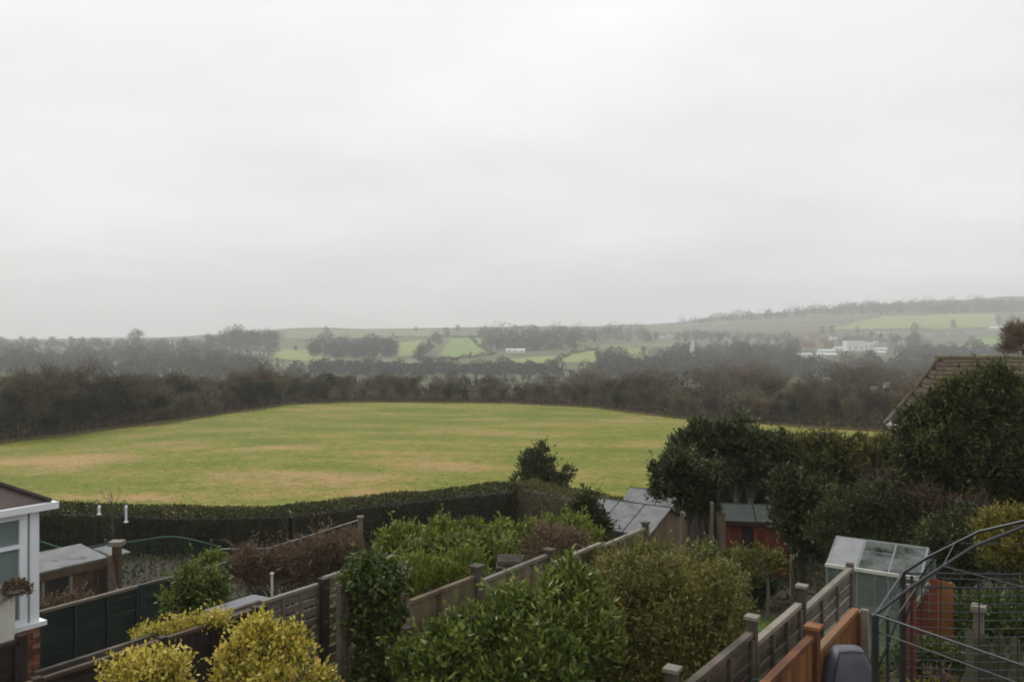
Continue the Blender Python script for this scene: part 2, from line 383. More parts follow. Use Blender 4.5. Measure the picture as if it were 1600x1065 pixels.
def shoots(Pt, Nn, m, spread, rng, up=.5, wild=.7):
    """m leaves round each shoot tip; leaves of a shoot share most of their random value"""
    k = len(Pt); D = np.repeat(Nn, m, 0) + np.array([0, 0, up]) + rng.normal(size=(k * m, 3)) * wild
    Q = np.repeat(Pt, m, 0) + rng.normal(size=(k * m, 3)) * spread
    r = np.clip(np.repeat(rng.uniform(0, 1, k), m) * .6 + rng.uniform(0, 1, k * m) * .4, 0, 1)
    return Q, D, r
def foliage(name, blobs, nshoot, m, Ln, Wd, mat, seed, spread=.06, up=.5, wild=.7, rough=.16, depth=.22, low=-.35, fold=.25, sprig=.05):
    rng = npr(seed); Pt, Nn = blob_points(blobs, nshoot, rng, rough, depth, low); Q, D, r = shoots(Pt, Nn, m, spread, rng, up, wild)
    ns = int(nshoot * sprig)
    if ns:
        P2, N2 = blob_points(blobs, ns, rng, rough, .02, .0); k = len(P2); ax = unit(N2 + np.array([0, 0, .9]) + rng.normal(size=(k, 3)) * .4); ln_ = Ln * rng.uniform(1.2, 4, k); t = np.tile(np.linspace(0, 1, 9), k)
        A9 = np.repeat(ax, 9, 0); Q2 = np.repeat(P2, 9, 0) + A9 * (np.repeat(ln_, 9) * t)[:, None]; D2 = A9 + rng.normal(size=(k * 9, 3)) * .8
        Q = np.r_[Q, Q2]; D = np.r_[D, D2]; r = np.r_[r, np.clip(rng.uniform(.3, 1, k * 9), 0, 1)]
    return leaf_mesh(name, Q, D, Ln, Wd, rng, mat, fold, r)
def stems(blobs, n, seed, r0=.025, base=(0, 0), spread=.15):
    rr = random.Random(seed); mb = MB()
    for i in range(n):
        b = rr.choice(blobs); a = rr.uniform(0, 6.28); x0, y0 = base[0] + spread * math.cos(a), base[1] + spread * math.sin(a)
        tip = Vector((b[0] + rr.uniform(-.5, .5) * b[3], b[1] + rr.uniform(-.5, .5) * b[4], b[2] + rr.uniform(-.1, .6) * b[5]))
        mid = Vector((x0, y0, 0)).lerp(tip, .5) + Vector((rr.uniform(-.1, .1), rr.uniform(-.1, .1), .1)) 
        mb.tube([(x0, y0, -.1), mid, tip], [r0, r0 * .7, r0 * .25], 5)
    return mb
def lumpy(blobs, seed, k=11, rs=(.18, .46), shrink=.68):
    rr = random.Random(seed); out = []
    for b in blobs:
        out.append((b[0], b[1], b[2], b[3] * shrink, b[4] * shrink, b[5] * shrink)); mr = (b[3] + b[4] + b[5]) / 3
        for i in range(k):
            while True:
                d = Vector((rr.gauss(0, 1), rr.gauss(0, 1), rr.gauss(.25, 1))).normalized()
                if d.z > -.5: break
            f = rr.uniform(.62, 1.1); q = mr * rr.uniform(*rs)
            out.append((b[0] + d.x * b[3] * f, b[1] + d.y * b[4] * f, b[2] + d.z * b[5] * f, q * rr.uniform(.8, 1.3), q * rr.uniform(.8, 1.3), q * rr.uniform(.7, 1.1)))
    return out
def shrub(name, label, cat, loc, blobs, nshoot, m, Ln, Wd, mat, seed, bark='bark', nst=10, group=None, r0=.025, base=(0, 0), spread=.15, leafpart='foliage', **k):
    o = empty(name, loc); tag(o, label, cat, group)
    add(leafpart, foliage(name + '_foliage', lumpy(blobs, seed), nshoot, m, Ln, Wd, mat, seed, **k), None, o)
    if nst: stems(blobs, nst, seed, r0, base, spread).build('stems', M[bark], o)
    return o

# ------------------------------------------------------------------ trees of the wood and the valley (height about 10 m, scaled where they stand)
def bare_tree_meshes(seed, spread=1.0, dense=2600):
    rr = random.Random(seed); rng = npr(seed); mb = MB()
    top = Vector((rr.uniform(-.5, .5), rr.uniform(-.5, .5), 6.8)); trunk = [Vector((0, 0, -.6)), Vector((rr.uniform(-.15, .15), 0, 2.2)), top * .65, top]
    mb.tube(trunk, [.24, .19, .12, .04], 6)
    P0 = []; D0 = []
    for i in range(16):
        h = rr.uniform(1.6, 6.2); a = rr.uniform(0, 6.28); l = rr.uniform(1.8, 3.6) * (1 - .25 * abs(h - 4) / 3); e = rr.uniform(.45, 1.2)
        b = Vector((0, 0, h)) + Vector((top.x, top.y, 0)) * h / 6.8; d = Vector((math.cos(a) * spread, math.sin(a) * spread, e)).normalized()
        t1 = b + d * l * .5 + Vector((0, 0, .1)); t2 = b + d * l + Vector((0, 0, .5)); mb.tube([b, t1, t2], [.08, .055, .015], 4, False)
        for k in range(dense // 16):
            f = rr.random() ** .6; q = b.lerp(t2, f); j = (.25 + .75 * f)
            P0.append((q.x + rr.gauss(0, .55) * j, q.y + rr.gauss(0, .55) * j, q.z + rr.gauss(0, .5) * j))
            D0.append((d.x + rr.gauss(0, .6), d.y + rr.gauss(0, .6), d.z + .5 + rr.gauss(0, .5)))
    return mb.mesh('trunk', M['far_bark']), sliver_mesh('crown', np.array(P0), np.array(D0), 1.15, .062, rng, L['wood_twig'])
def ever_tree_meshes(seed):
    rr = random.Random(seed); mb = MB(); mb.tube([(0, 0, -.6), (.1, 0, 3), (0, .1, 7.5)], [.22, .17, .05], 6)
    blobs = [(rr.uniform(-1.2, 1.2), rr.uniform(-1.2, 1.2), rr.uniform(2.4, 7.4), rr.uniform(1, 1.8), rr.uniform(1, 1.8), rr.uniform(1.1, 2)) for i in range(8)]
    return mb.mesh('trunk', M['far_bark']), foliage('crown', blobs, 1300, 4, .34, .2, L['wood_ever'], seed, spread=.2, rough=.3, depth=.3, low=-.8, sprig=0)
def far_tree_meshes(seed, mat, tall=1.0):
    rr = random.Random(seed); mb = MB(); mb.tube([(0, 0, -.6), (.1, 0, 3), (0, .1, 8)], [.25, .2, .05], 5)
    blobs = [(rr.uniform(-1.6, 1.6) / tall, rr.uniform(-1.6, 1.6) / tall, rr.uniform(1.2, 8), rr.uniform(1, 1.8), rr.uniform(1, 1.8), rr.uniform(1, 1.8)) for i in range(10)]
    return mb.mesh('trunk', M['far_bark']), foliage('crown', blobs, 520, 3, .5, .22, mat, seed, spread=.3, rough=.3, depth=.35, low=-.9, sprig=0)
BARE = [bare_tree_meshes(11 + i, (1.0, 1.3, .8, 1.1, .9, 1.2, 1.0)[i], (2600, 3200, 2400, 2800, 3400, 2600, 3000)[i]) for i in range(7)]
EVER = [ever_tree_meshes(31 + i) for i in range(3)]
FARB = [far_tree_meshes(41 + i, L['far_wood'], (1, 1.5, 1)[i % 3]) for i in range(5)]
FARE = [far_tree_meshes(51 + i, L['wood_ever'], 1.3) for i in range(2)]
def plant_tree(name, label, group, ms, loc, h, wide=1.0, cat='tree'):
    o = empty(name, loc, R.uniform(0, 6.28)); s = h / 9.4; o.scale = (s * wide, s * wide, s); tag(o, label, cat, group)
    add('trunk', ms[0], None, o); add('crown', ms[1], None, o); return o
TOPX = [-100, 0, 60, 100, 150, 250, 330, 400, 450, 510, 545, 570, 615, 660, 720, 760, 800, 880, 970, 1050, 1150, 1300, 1390, 1500, 1700]
TOPY = [580, 588, 560, 577, 570, 583, 590, 562, 578, 570, 585, 602, 573, 602, 596, 588, 598, 583, 574, 592, 590, 582, 590, 590, 590]
def zone(px):
    for lim, t in ((130, 'at the far left of the view'), (330, 'below the left skyline trees'), (450, 'below the tall skyline clump'), (560, 'where the left field edge turns'), (690, 'below the tree belt on the hillside'), (800, 'below the bright green meadow'), (930, 'below the long white barn'), (1070, 'below the yellow green meadows'), (1210, 'below the white smoke'), (1330, 'below the red village houses')):
        if px < lim: return t
    return 'left of the tiled roof'
def wood_row(n, off, lo, hi, dy, group, place, jit=10):
    for i in range(n):
        px = lo + (hi - lo) * (i + R.uniform(.2, .8)) / n; ye = np.interp((px - 800) / FPX, UC, YE); Y = ye + off + R.uniform(-2.5, 3)
        loc = G(px, Y); py = np.interp(px, TOPX, TOPY) + dy + R.uniform(-jit, jit) ; h = max(3.5, min(15, (EYE - (py - HOR) / FPX * Y) - loc.z))
        if R.random() < .16: plant_tree('evergreen_tree', 'dark evergreen tree, %s, %s' % ('front of the wood' if off < 8 else 'deeper in the wood', zone(px)), group + ', evergreens', R.choice(EVER), loc, h * .8, R.uniform(1.0, 1.4))
        else: plant_tree('bare_tree', '%s bare winter tree, %s, %s' % ('tall' if h > 7.5 else 'low', 'front of the wood' if off < 8 else 'deeper in the wood', zone(px)), group, R.choice(BARE), loc, h * R.choice((.8, .95, 1, 1, 1.12)), R.uniform(.9, 1.6))
wood_row(26, 4, -60, 545, 16, 'bare trees of the wood left of the field', 'in the wood along the left edge of the field')
wood_row(26, 13, -60, 545, 0, 'bare trees of the wood left of the field', 'in the wood along the left edge of the field', 8)
wood_row(14, 4, 555, 930, 14, 'bare trees along the far edge of the field', 'along the far edge of the field')
wood_row(14, 14, 555, 930, 2, 'bare trees along the far edge of the field', 'along the far edge of the field', 12)
wood_row(20, 4, 930, 1420, 22, 'bare trees right of the field', 'in the wood along the right edge of the field')
wood_row(20, 14, 930, 1430, 8, 'bare trees right of the field', 'in the wood along the right edge of the field')
wood_row(12, 26, 930, 1440, 0, 'bare trees right of the field', 'in the wood along the right edge of the field')
# bramble and undergrowth along the field edge, nobody could count it
rng = npr(5); n = 26000
px = rng.uniform(-120, 1600, n); ye = np.interp((px - 800) / FPX, UC, YE); Y = ye + rng.uniform(.2, 9, n) ** 1.0; Q = np.empty((n, 3))
hh = np.interp(px, [-100, 500, 560, 900, 1000, 1600], [2.3, 2.0, 1.1, 1.0, 1.9, 2.2]) * (.7 + .5 * np.sin(px * .05) * np.sin(px * .017 + 1)) 
for i in range(n): Q[i] = G(px[i], Y[i], rng.uniform(0, 1) ** .8 * max(.4, hh[i]) * min(1, .35 + (Y[i] - ye[i]) * .3))
tag(add('bramble_undergrowth', leaf_mesh('bramble', Q, rng.normal(size=(n, 3)) + np.array([0, 0, .8]), .55, .16, rng, L['bramble'])), 'brown bramble undergrowth along the far edge of the field', 'undergrowth', kind='stuff')
n = 36000; px = rng.uniform(-120, 1560, n); ye = np.interp((px - 800) / FPX, UC, YE); Y = ye + rng.uniform(5, 34, n); Q = np.empty((n, 3))
hh = np.interp(px, [-100, 500, 560, 900, 1000, 1600], [4.4, 3.6, 2.4, 2.4, 3.8, 4.2]) * (.8 + .35 * np.sin(px * .043) * np.sin(px * .019 + 1))
for i in range(n): Q[i] = G(px[i], Y[i], rng.uniform(0, 1) * hh[i])
tag(add('wood_understorey', sliver_mesh('understorey', Q, rng.normal(size=(n, 3)) * .6 + np.array([0, 0, 1]), 1.3, .1, rng, L['wood_twig'])), 'tangled bare understorey of the wood beyond the field', 'undergrowth', kind='stuff')
# valley trees beyond the wood
for i in range(84):
    px = R.uniform(-60, 1500); Y = R.choice([R.uniform(190, 300), R.uniform(300, 560)]); loc = G(px, Y)
    py = np.interp(px, [-60, 300, 440, 520, 640, 860, 1000, 1240, 1500], [583, 582, 578, 584, 578, 584, 566, 566, 566]) + R.uniform(-8, 14)
    h = max(6, min(20, (EYE - (py - HOR) / FPX * Y) - loc.z))
    plant_tree('bare_tree', 'hazy bare valley tree behind the wood, ' + ('nearer slope, ' if Y < 300 else 'valley floor, ') + zone(px), 'bare trees down in the valley', R.choice(BARE), loc, h, R.uniform(1.1, 1.6))
def clump(name, label, group, ms, items, cat='tree'):
    for px, py, top in items:
        loc = hit(px, py); h = max(5, (py - top) / FPX * loc.y); plant_tree(name, label, group, R.choice(ms), loc, h, R.uniform(1.0, 1.5), cat)
clump('bare_tree', 'misty grey tree on the far left skyline', 'trees on the left skyline', FARB, [(x + R.uniform(-5, 5), 542, 526 + R.uniform(-3, 7)) for x in range(-10, 335, 8)])
plant_tree('bare_tree', 'tallest misty tree on the left skyline', None, FARB[0], hit(214, 543), 27, 1.3)
clump('bare_tree', 'tall misty tree in the clump on the skyline left of centre', 'tall clump on the skyline', FARB, [(x + R.uniform(-3, 3), 546, 509 + R.uniform(-4, 8) + (6 if x < 345 else 0)) for x in range(328, 440, 8)])
clump('bare_tree', 'hazy tree in the belt climbing the far hillside', 'tree belt up the hillside', FARB, [(648 + 42 * t + R.uniform(-9, 9), 566 - 38 * t, 548 - 36 * t + R.uniform(-4, 4)) for t in np.linspace(0, 1, 14)])
clump('evergreen_tree', 'dark hazy tree in the clump between far meadows', 'dark clump between the meadows', FARE, [(x, 567, 545 + R.uniform(-3, 4)) for x in (936, 946, 956, 968, 978)])
clump('bare_tree', 'hazy tree beside the far village', 'trees round the far village', FARB, [(R.uniform(1010, 1245), R.uniform(528, 552), 0) for i in range(0)] + [(x, y, y - R.uniform(13, 20)) for x, y in [(1012, 535), (1025, 532), (1072, 533), (1090, 531), (1103, 530), (1112, 534), (1125, 537), (1150, 538), (1168, 540), (1185, 543), (1200, 540), (1215, 541), (1232, 546), (1160, 552), (1135, 550), (1180, 556), (1210, 557), (1225, 560), (1110, 552), (1062, 560), (1005, 558), (1360, 530), (1375, 533), (1392, 536), (1300, 522), (1285, 523), (1340, 521), (1470, 552), (1490, 555), (1505, 557), (1530, 556), (1560, 555), (1585, 552)]])
plant_tree('conifer_tree', 'dark columnar conifer right of the white village houses', None, FARE[0], hit(1430, 540), 26, .75, 'tree')
clump('bare_tree', 'lone hazy tree in a far meadow', 'lone trees in the far meadows', FARB, [(735, 560, 548), (512, 523, 509), (462, 548, 538), (715, 518, 506), (1490, 512, 497), (1560, 510, 492), (1580, 512, 490), (650, 518, 508), (1520, 540, 522)])
# woods that read as one mass
def woodland(name, label, quads, h, dens, mat=None, lf=1.0):
    rng = npr(len(quads) * 7 + int(h)); Q = []; 
    for (a, b, c, d), n in quads:
        for i in range(n):
            s, t = rng.uniform(), rng.uniform(); p = np.array(a) * (1 - s) * (1 - t) + np.array(b) * s * (1 - t) + np.array(c) * s * t + np.array(d) * (1 - s) * t
            g = hit(p[0], p[1]); hh = h * rng.uniform(.4, 1.25) * (.8 + .3 * math.sin(p[0] * .11) * math.sin(p[0] * .043 + 2)); w = hh * rng.uniform(.3, .6)
            for k in range(dens):
                v = rng.normal(size=3); v /= np.linalg.norm(v); Q.append((g.x + v[0] * w, g.y + v[1] * w, g.z + hh * .5 + v[2] * hh * .5))
    Q = np.array(Q); me = leaf_mesh(name, Q, rng.normal(size=Q.shape) + np.array([0, 0, .6]), 2.2 * lf, .8 * lf, rng, mat or L['far_wood'])
    return tag(add(name, me), label, 'woodland', kind='stuff')
woodland('woodland', 'hazy purple grey wood on the far hillside left of centre', [(((480, 560), (620, 560), (615, 538), (500, 535)), 150)], 14, 110)
woodland('woodland', 'hazy grey wood along the ridge right of centre', [(((765, 553), (905, 545), (905, 520), (745, 520)), 170), (((905, 536), (1015, 533), (1010, 518), (905, 520)), 70)], 17, 110)
woodland('woodland', 'misty dark wood along the top of the right hill', [(((1290, 492), (1620, 488), (1640, 474), (1380, 478)), 420), (((1050, 508), (1300, 492), (1380, 478), (1150, 497)), 160)], 20, 70, None, 1.5)
woodland('woodland', 'hazy grey wood between the smoke and the far village', [(((1000, 564), (1245, 566), (1245, 545), (1090, 548)), 260), (((1050, 532), (1240, 536), (1230, 526), (1060, 524)), 110)], 11, 90)
woodland('woodland', 'hazy dark thicket below the barns at far right', [(((1400, 562), (1620, 562), (1620, 550), (1420, 548)), 150), (((1395, 540), (1440, 545), (1440, 530), (1400, 528)), 30)], 10, 90)
woodland('woodland', 'hazy scrub in the dip below the far meadows', [(((430, 586), (880, 588), (860, 580), (520, 575)), 260)], 8, 80)
woodland('woodland', 'hazy wood across the left hillside below the skyline', [(((-60, 590), (440, 592), (350, 560), (-60, 552)), 520), (((150, 556), (390, 558), (330, 550), (170, 548)), 90)], 12, 90)
woodland('woodland', 'hazy wood climbing from the valley to the far village', [(((900, 590), (1240, 589), (1240, 567), (960, 574)), 330), (((1240, 590), (1520, 588), (1520, 575), (1240, 577)), 200)], 11, 90)
woodland('woodland', 'misty tree band along the left skyline', [(((-60, 541), (330, 545), (330, 538), (-60, 536)), 170)], 9, 40)
rng = npr(77); Q = []
for i in range(520):
    px = rng.uniform(-120, 1560); Y = rng.uniform(175, 520); g = G(px, Y); py = np.interp(px, [-60, 300, 440, 520, 640, 860, 1000, 1240, 1500], [592, 590, 588, 592, 588, 592, 582, 582, 582]) + rng.uniform(-5, 16)
    hh = max(4, min(16, EYE - (py - HOR) / FPX * Y - g.z)); w = hh * rng.uniform(.28, .45)
    for k in range(110):
        v = rng.normal(size=3); v *= rng.uniform(.3, 1) ** .5 / np.linalg.norm(v); Q.append((g.x + v[0] * w, g.y + v[1] * w, g.z + hh * .5 + v[2] * hh * .5))
Q = np.array(Q); tag(add('woodland', leaf_mesh('valley_wood', Q, rng.normal(size=Q.shape) + np.array([0, 0, 1.0]), 1.5, .3, rng, L['far_wood'])), 'continuous bare wood filling the valley beyond the field', 'woodland', kind='stuff')
# ------------------------------------------------------------------ far meadows, hedgerows and buildings
def meadow(cols, sc=.02): return plain('meadow_%d' % len(bpy.data.materials), cols, sc, .95, spec=.1)
MG = meadow([(.14, .20, .05), (.18, .25, .065)]); MY = meadow([(.18, .215, .06), (.24, .26, .08)]); MP = meadow([(.14, .15, .07), (.18, .185, .09)]); MB_ = meadow([(.11, .10, .06), (.145, .13, .08)])
def patch(q, mat):
    a, b, c, d = [np.array(x, float) for x in q]; pts = []
    for t in np.linspace(0, 1, 9):
        row = []
        for s in np.linspace(0, 1, 13):
            p = (a * (1 - s) + b * s) * (1 - t) + (d * (1 - s) + c * s) * t; row.append(hit(p[0], p[1]) + Vector((0, 0, .35)))
        pts.append(row)
    tag(add('meadow', grid_sheet('meadow', pts, mat)), kind='structure')
for q, m in [(((682, 561), (768, 555), (760, 529), (706, 529)), MG), (((622, 558), (652, 556), (660, 532), (626, 536)), MY), (((735, 573), (852, 577), (868, 556), (790, 562)), MY), (((872, 568), (930, 567), (934, 548), (890, 553)), MY),
             (((980, 563), (1012, 563), (1012, 545), (972, 545)), MY), (((1028, 560), (1070, 560), (1066, 546), (1030, 546)), MY), (((425, 560), (540, 571), (480, 546), (442, 546)), MY), (((60, 572), (190, 574), (200, 553), (30, 552)), MP),
             (((300, 548), (435, 548), (430, 540), (300, 540)), MP), (((1290, 516), (1565, 512), (1552, 490), (1380, 494)), MY), (((1060, 518), (1290, 516), (1370, 497), (1120, 502)), MB_), (((1500, 547), (1590, 547), (1585, 526), (1530, 530)), MG),
             (((445, 532), (690, 527), (690, 516), (450, 517)), MP), (((800, 547), (1060, 543), (1060, 537), (880, 541)), MP), (((1100, 542), (1240, 545), (1240, 533), (1120, 535)), MB_), (((560, 571), (690, 575), (680, 564), (600, 563)), MP), (((1180, 575), (1240, 577), (1240, 566), (1190, 566)), MY)]: patch(q, m)
def hedgerow(label, line, h=2.6, w=1.6, n=900):
    rng = npr(int(line[0][0] + line[0][1])); ps = [np.array(hit(*p)) for p in line]; Q = []
    for i in range(n):
        t = rng.uniform() * (len(ps) - 1); k = min(int(t), len(ps) - 2); p = ps[k] * (1 - t + k) + ps[k + 1] * (t - k)
        p = np.array(hit(800 + FPX * p[0] / p[1], HOR + FPX * (EYE - p[2]) / p[1])) if False else p
        Q.append((p[0] + rng.normal() * w * .5, p[1] + rng.normal() * w * .5, p[2] + rng.uniform(0, 1) * h * (.7 + .5 * math.sin(t * 13))))
    Q = np.array(Q); tag(add('hedgerow', leaf_mesh('hedgerow', Q, rng.normal(size=Q.shape) + np.array([0, 0, .8]), 1.6, .8, rng, L['far_wood'])), label, 'hedge', 'hedgerows between far meadows')
hedgerow('hedgerow below the bright green far meadow', [(660, 563), (720, 561), (775, 554)])
hedgerow('hedgerow along the top of the bright green far meadow', [(705, 528), (760, 528)])
hedgerow('hedgerow between the two yellow green meadows right of centre', [(850, 574), (892, 555), (935, 546)], 4)
hedgerow('long hedgerow under the ridge wood right of centre', [(800, 550), (900, 545), (1060, 544)], 3)
hedgerow('long pale hedgerow crossing the far hill left of centre', [(440, 533), (560, 530), (690, 527)], 3)
hedgerow('hedgerow under the tall clump on the skyline', [(300, 550), (436, 549)], 4)
hedgerow('hedgerow at the right edge of the bright green far meadow', [(768, 556), (745, 540), (735, 528)], 5)
hedgerow('hedgerow below the pale meadow at far left', [(40, 573), (200, 575)], 4)
hedgerow('hedgerow along the lower edge of the right hill meadow', [(1290, 518), (1420, 516), (1570, 513)], 4)
hedgerow('hedgerow along the upper edge of the right hill meadow', [(1370, 495), (1460, 492), (1552, 489)], 5)
hedgerow('hedgerow across the brown heath on the right hill', [(1080, 512), (1200, 507), (1340, 502)], 4)
WALLS = {'white': plain('white_render', [(.66, .66, .64), (.78, .78, .76)], .3, .8), 'brickred': plain('far_brick', [(.20, .11, .09), (.26, .15, .12)], .4, .9), 'grey': plain('far_grey', [(.30, .30, .30), (.38, .38, .38)], .3, .9)}
ROOFS = {'red': plain('far_tile', [(.15, .08, .065), (.20, .11, .09)], .4, .9), 'slate': plain('far_slate', [(.10, .10, .11), (.15, .15, .16)], .4, .8), 'sheet': plain('far_sheet', [(.52, .54, .54), (.66, .68, .68)], .3, .5)}
FARGLASS = plain('far_glass', [(.03, .035, .04), (.05, .055, .06)], .5, .2)
def house(name, label, cat, px, py, w, d, hw, hr, rot, wall, roof, nwin=3, chim=True, floors=2, group=None):
    o = empty(name, hit(px, py), math.radians(rot)); tag(o, label, cat, group)
    MB().box(-w / 2, w / 2, -d / 2, d / 2, -1.5, hw).build('wall', WALLS[wall], o)
    e = .35; m = MB()
    m.poly([(-w / 2 - e, -d / 2 - e, hw - .1), (w / 2 + e, -d / 2 - e, hw - .1), (w / 2 + e, 0, hw + hr), (-w / 2 - e, 0, hw + hr), (-w / 2 - e, d / 2 + e, hw - .1), (w / 2 + e, d / 2 + e, hw - .1)], [(0, 1, 2, 3), (3, 2, 5, 4), (0, 3, 4), (1, 5, 2), (0, 4, 5, 1)])
    rf = m.build('roof', ROOFS[roof], o)
    if chim: MB().box(w * .3, w * .3 + .9, -.45, .45, hw + hr * .5, hw + hr + 1.3).build('chimney', WALLS['brickred'], rf)
    for f in range(floors):
        for i in range(nwin):
            x = -w / 2 + w * (i + .5) / nwin; z = .9 + 2.6 * f
            if z + 1.3 < hw: MB().box(x - .6, x + .6, -d / 2 - .04, -d / 2 + .05, z, z + 1.3).build('window', FARGLASS, o)
HS = [(1334, 548, 20, 9, 11, 4, 8, 'white', 'slate', 3, 'tall white gabled house in the middle of the far village'), (1353, 546, 13, 8, 9, 3.5, -12, 'white', 'slate', 3, 'white gabled house right of the tallest white village house'),
      (1262, 543, 16, 8, 5, 4, 5, 'brickred', 'red', 4, 'red brick house at the left end of the far village'), (1285, 536, 12, 8, 5, 4, -8, 'brickred', 'red', 3, 'red roofed house in the upper part of the far village'),
      (1270, 529, 14, 8, 5, 4.5, 10, 'brickred', 'red', 3, 'topmost red roofed house of the far village'), (1302, 531, 9, 7, 5, 3.5, 0, 'white', 'red', 2, 'small white house behind the far village'),
      (1377, 522, 9, 7, 4, 3, 0, 'white', 'slate', 2, 'small white house above the right end of the far village'), (1386, 540, 10, 7, 4.5, 3.5, 25, 'grey', 'slate', 3, 'grey house at the right end of the far village'),
      (1250, 535, 9, 7, 5, 4, 20, 'brickred', 'red', 2, 'small brown house at the far left of the village'), (1295, 544, 11, 7, 5, 4, -15, 'brickred', 'red', 3, 'brown roofed house above the long low white building'), (1315, 538, 9, 7, 5, 3.5, 30, 'brickred', 'slate', 2, 'slate roofed brick house left of the tall white one'),
      (1345, 533, 12, 8, 5, 4, 5, 'brickred', 'red', 3, 'red roofed house behind the white gabled houses'), (1365, 538, 10, 7, 5, 3.5, -10, 'white', 'red', 2, 'white red roofed house right of the gabled houses'), (1398, 546, 10, 7, 4.5, 3.5, 12, 'brickred', 'slate', 2, 'brick house at the far right end of the village'), (1325, 528, 10, 7, 5, 4, -20, 'brickred', 'red', 2, 'red roofed house on the upper edge of the village'), (1410, 538, 8, 6, 4.5, 3, 0, 'white', 'slate', 2, 'small pale house left of the dark conifer'),
      (1048, 527, 8, 6, 5, 3, 0, 'white', 'slate', 2, 'white cottage on the far hill left of the smoke'), (1036, 528, 7, 6, 4, 3, 20, 'white', 'slate', 2, 'smaller white cottage beside the white hill cottage'), (1027, 566, 7, 5, 4, 3, 0, 'grey', 'slate', 2, 'pale cottage among valley trees left of the smoke')]
for px, py, w, d, hw, hr, rot, wl, rf, nw, lb in HS: house('house', lb, 'house', px, py, w, d, hw, hr, rot, wl, rf, nw)
for px, py, w, d, rot, wl, lb in [(1255, 559, 15, 5, 8, 'white', 'low pale shed nearest the left end of the far village'), (1290, 552, 17, 6, 12, 'white', 'long low white building below the red village houses'), (1313, 548, 16, 6, 14, 'white', 'long low white building left of the white gabled houses'),
                                  (1284, 558, 9, 4, 4, 'white', 'low white shed lowest in the far village'), (1298, 559, 10, 5, 4, 'grey', 'low buff shed lowest in the far village'), (1375, 549, 14, 5, 16, 'white', 'long low white building at the right of the village'),
                                  (1376, 556, 8, 4, 10, 'white', 'small white shed below the right end of the village'), (805, 551, 19, 7, 3, 'white', 'long white barn at the foot of the ridge wood')]:
    house('low_building', lb, 'building', px, py, w, d, 2.6, 1.5, rot, wl, 'sheet', 3, False, 1)
for px, py, w, rf, lb in [(1462, 523, 26, 'red', 'long brown roofed barn right of the dark conifer'), (1492, 522, 24, 'red', 'second long brown roofed barn right of the conifer'), (1520, 521, 20, 'slate', 'grey roofed barn at the right end of the barns'), (1560, 517, 28, 'sheet', 'long white roofed barn at far right')]:
    house('barn', lb, 'barn', px, py, w, 10, 3.5, 3.2, 3, 'grey', rf, 0, False, 1)
# white smoke from a bonfire in the valley
def smoke():
    m = bpy.data.materials.new('smoke'); m.use_nodes = True; nt = m.node_tree; nt.nodes.clear()
    v = nt.nodes.new('ShaderNodeVolumePrincipled'); v.inputs['Color'].default_value = (.95, .95, .96, 1); v.inputs['Density'].default_value = .2
    out = nt.nodes.new('ShaderNodeOutputMaterial'); nt.links.new(v.outputs[0], out.inputs['Volume'])
    b = hit(1086, 570); s = b.y / FPX; mb = MB()
    mb.tube([b + Vector((0, 0, 0)), b + Vector((-1 * s, 0, 9 * s)), b + Vector((-5 * s, 0, 20 * s)), b + Vector((-4 * s, 0, 31 * s)), b + Vector((-2 * s, 0, 38 * s))], [1.2 * s, 2.5 * s, 4.5 * s, 4.2 * s, 1.5 * s], 10)
    tag(add('smoke_plume', mb.mesh('smoke_plume', m, True)), 'white plume of smoke rising from the valley trees', 'smoke', kind='stuff')
smoke()
# ------------------------------------------------------------------ haze
def haze():
    m = bpy.data.materials.new('haze'); m.use_nodes = True; nt = m.node_tree; nt.nodes.clear()
    v = nt.nodes.new('ShaderNodeVolumePrincipled'); v.inputs['Color'].default_value = (.93, .945, .96, 1); v.inputs['Density'].default_value = HAZE; v.inputs['Anisotropy'].default_value = 0.0
    out = nt.nodes.new('ShaderNodeOutputMaterial'); nt.links.new(v.outputs[0], out.inputs['Volume'])
    tag(MB().box(-4200, 4200, -150, 3600, EYE - 60, EYE + 125).build('haze', m), kind='stuff')
HAZE = 0.00036
haze()
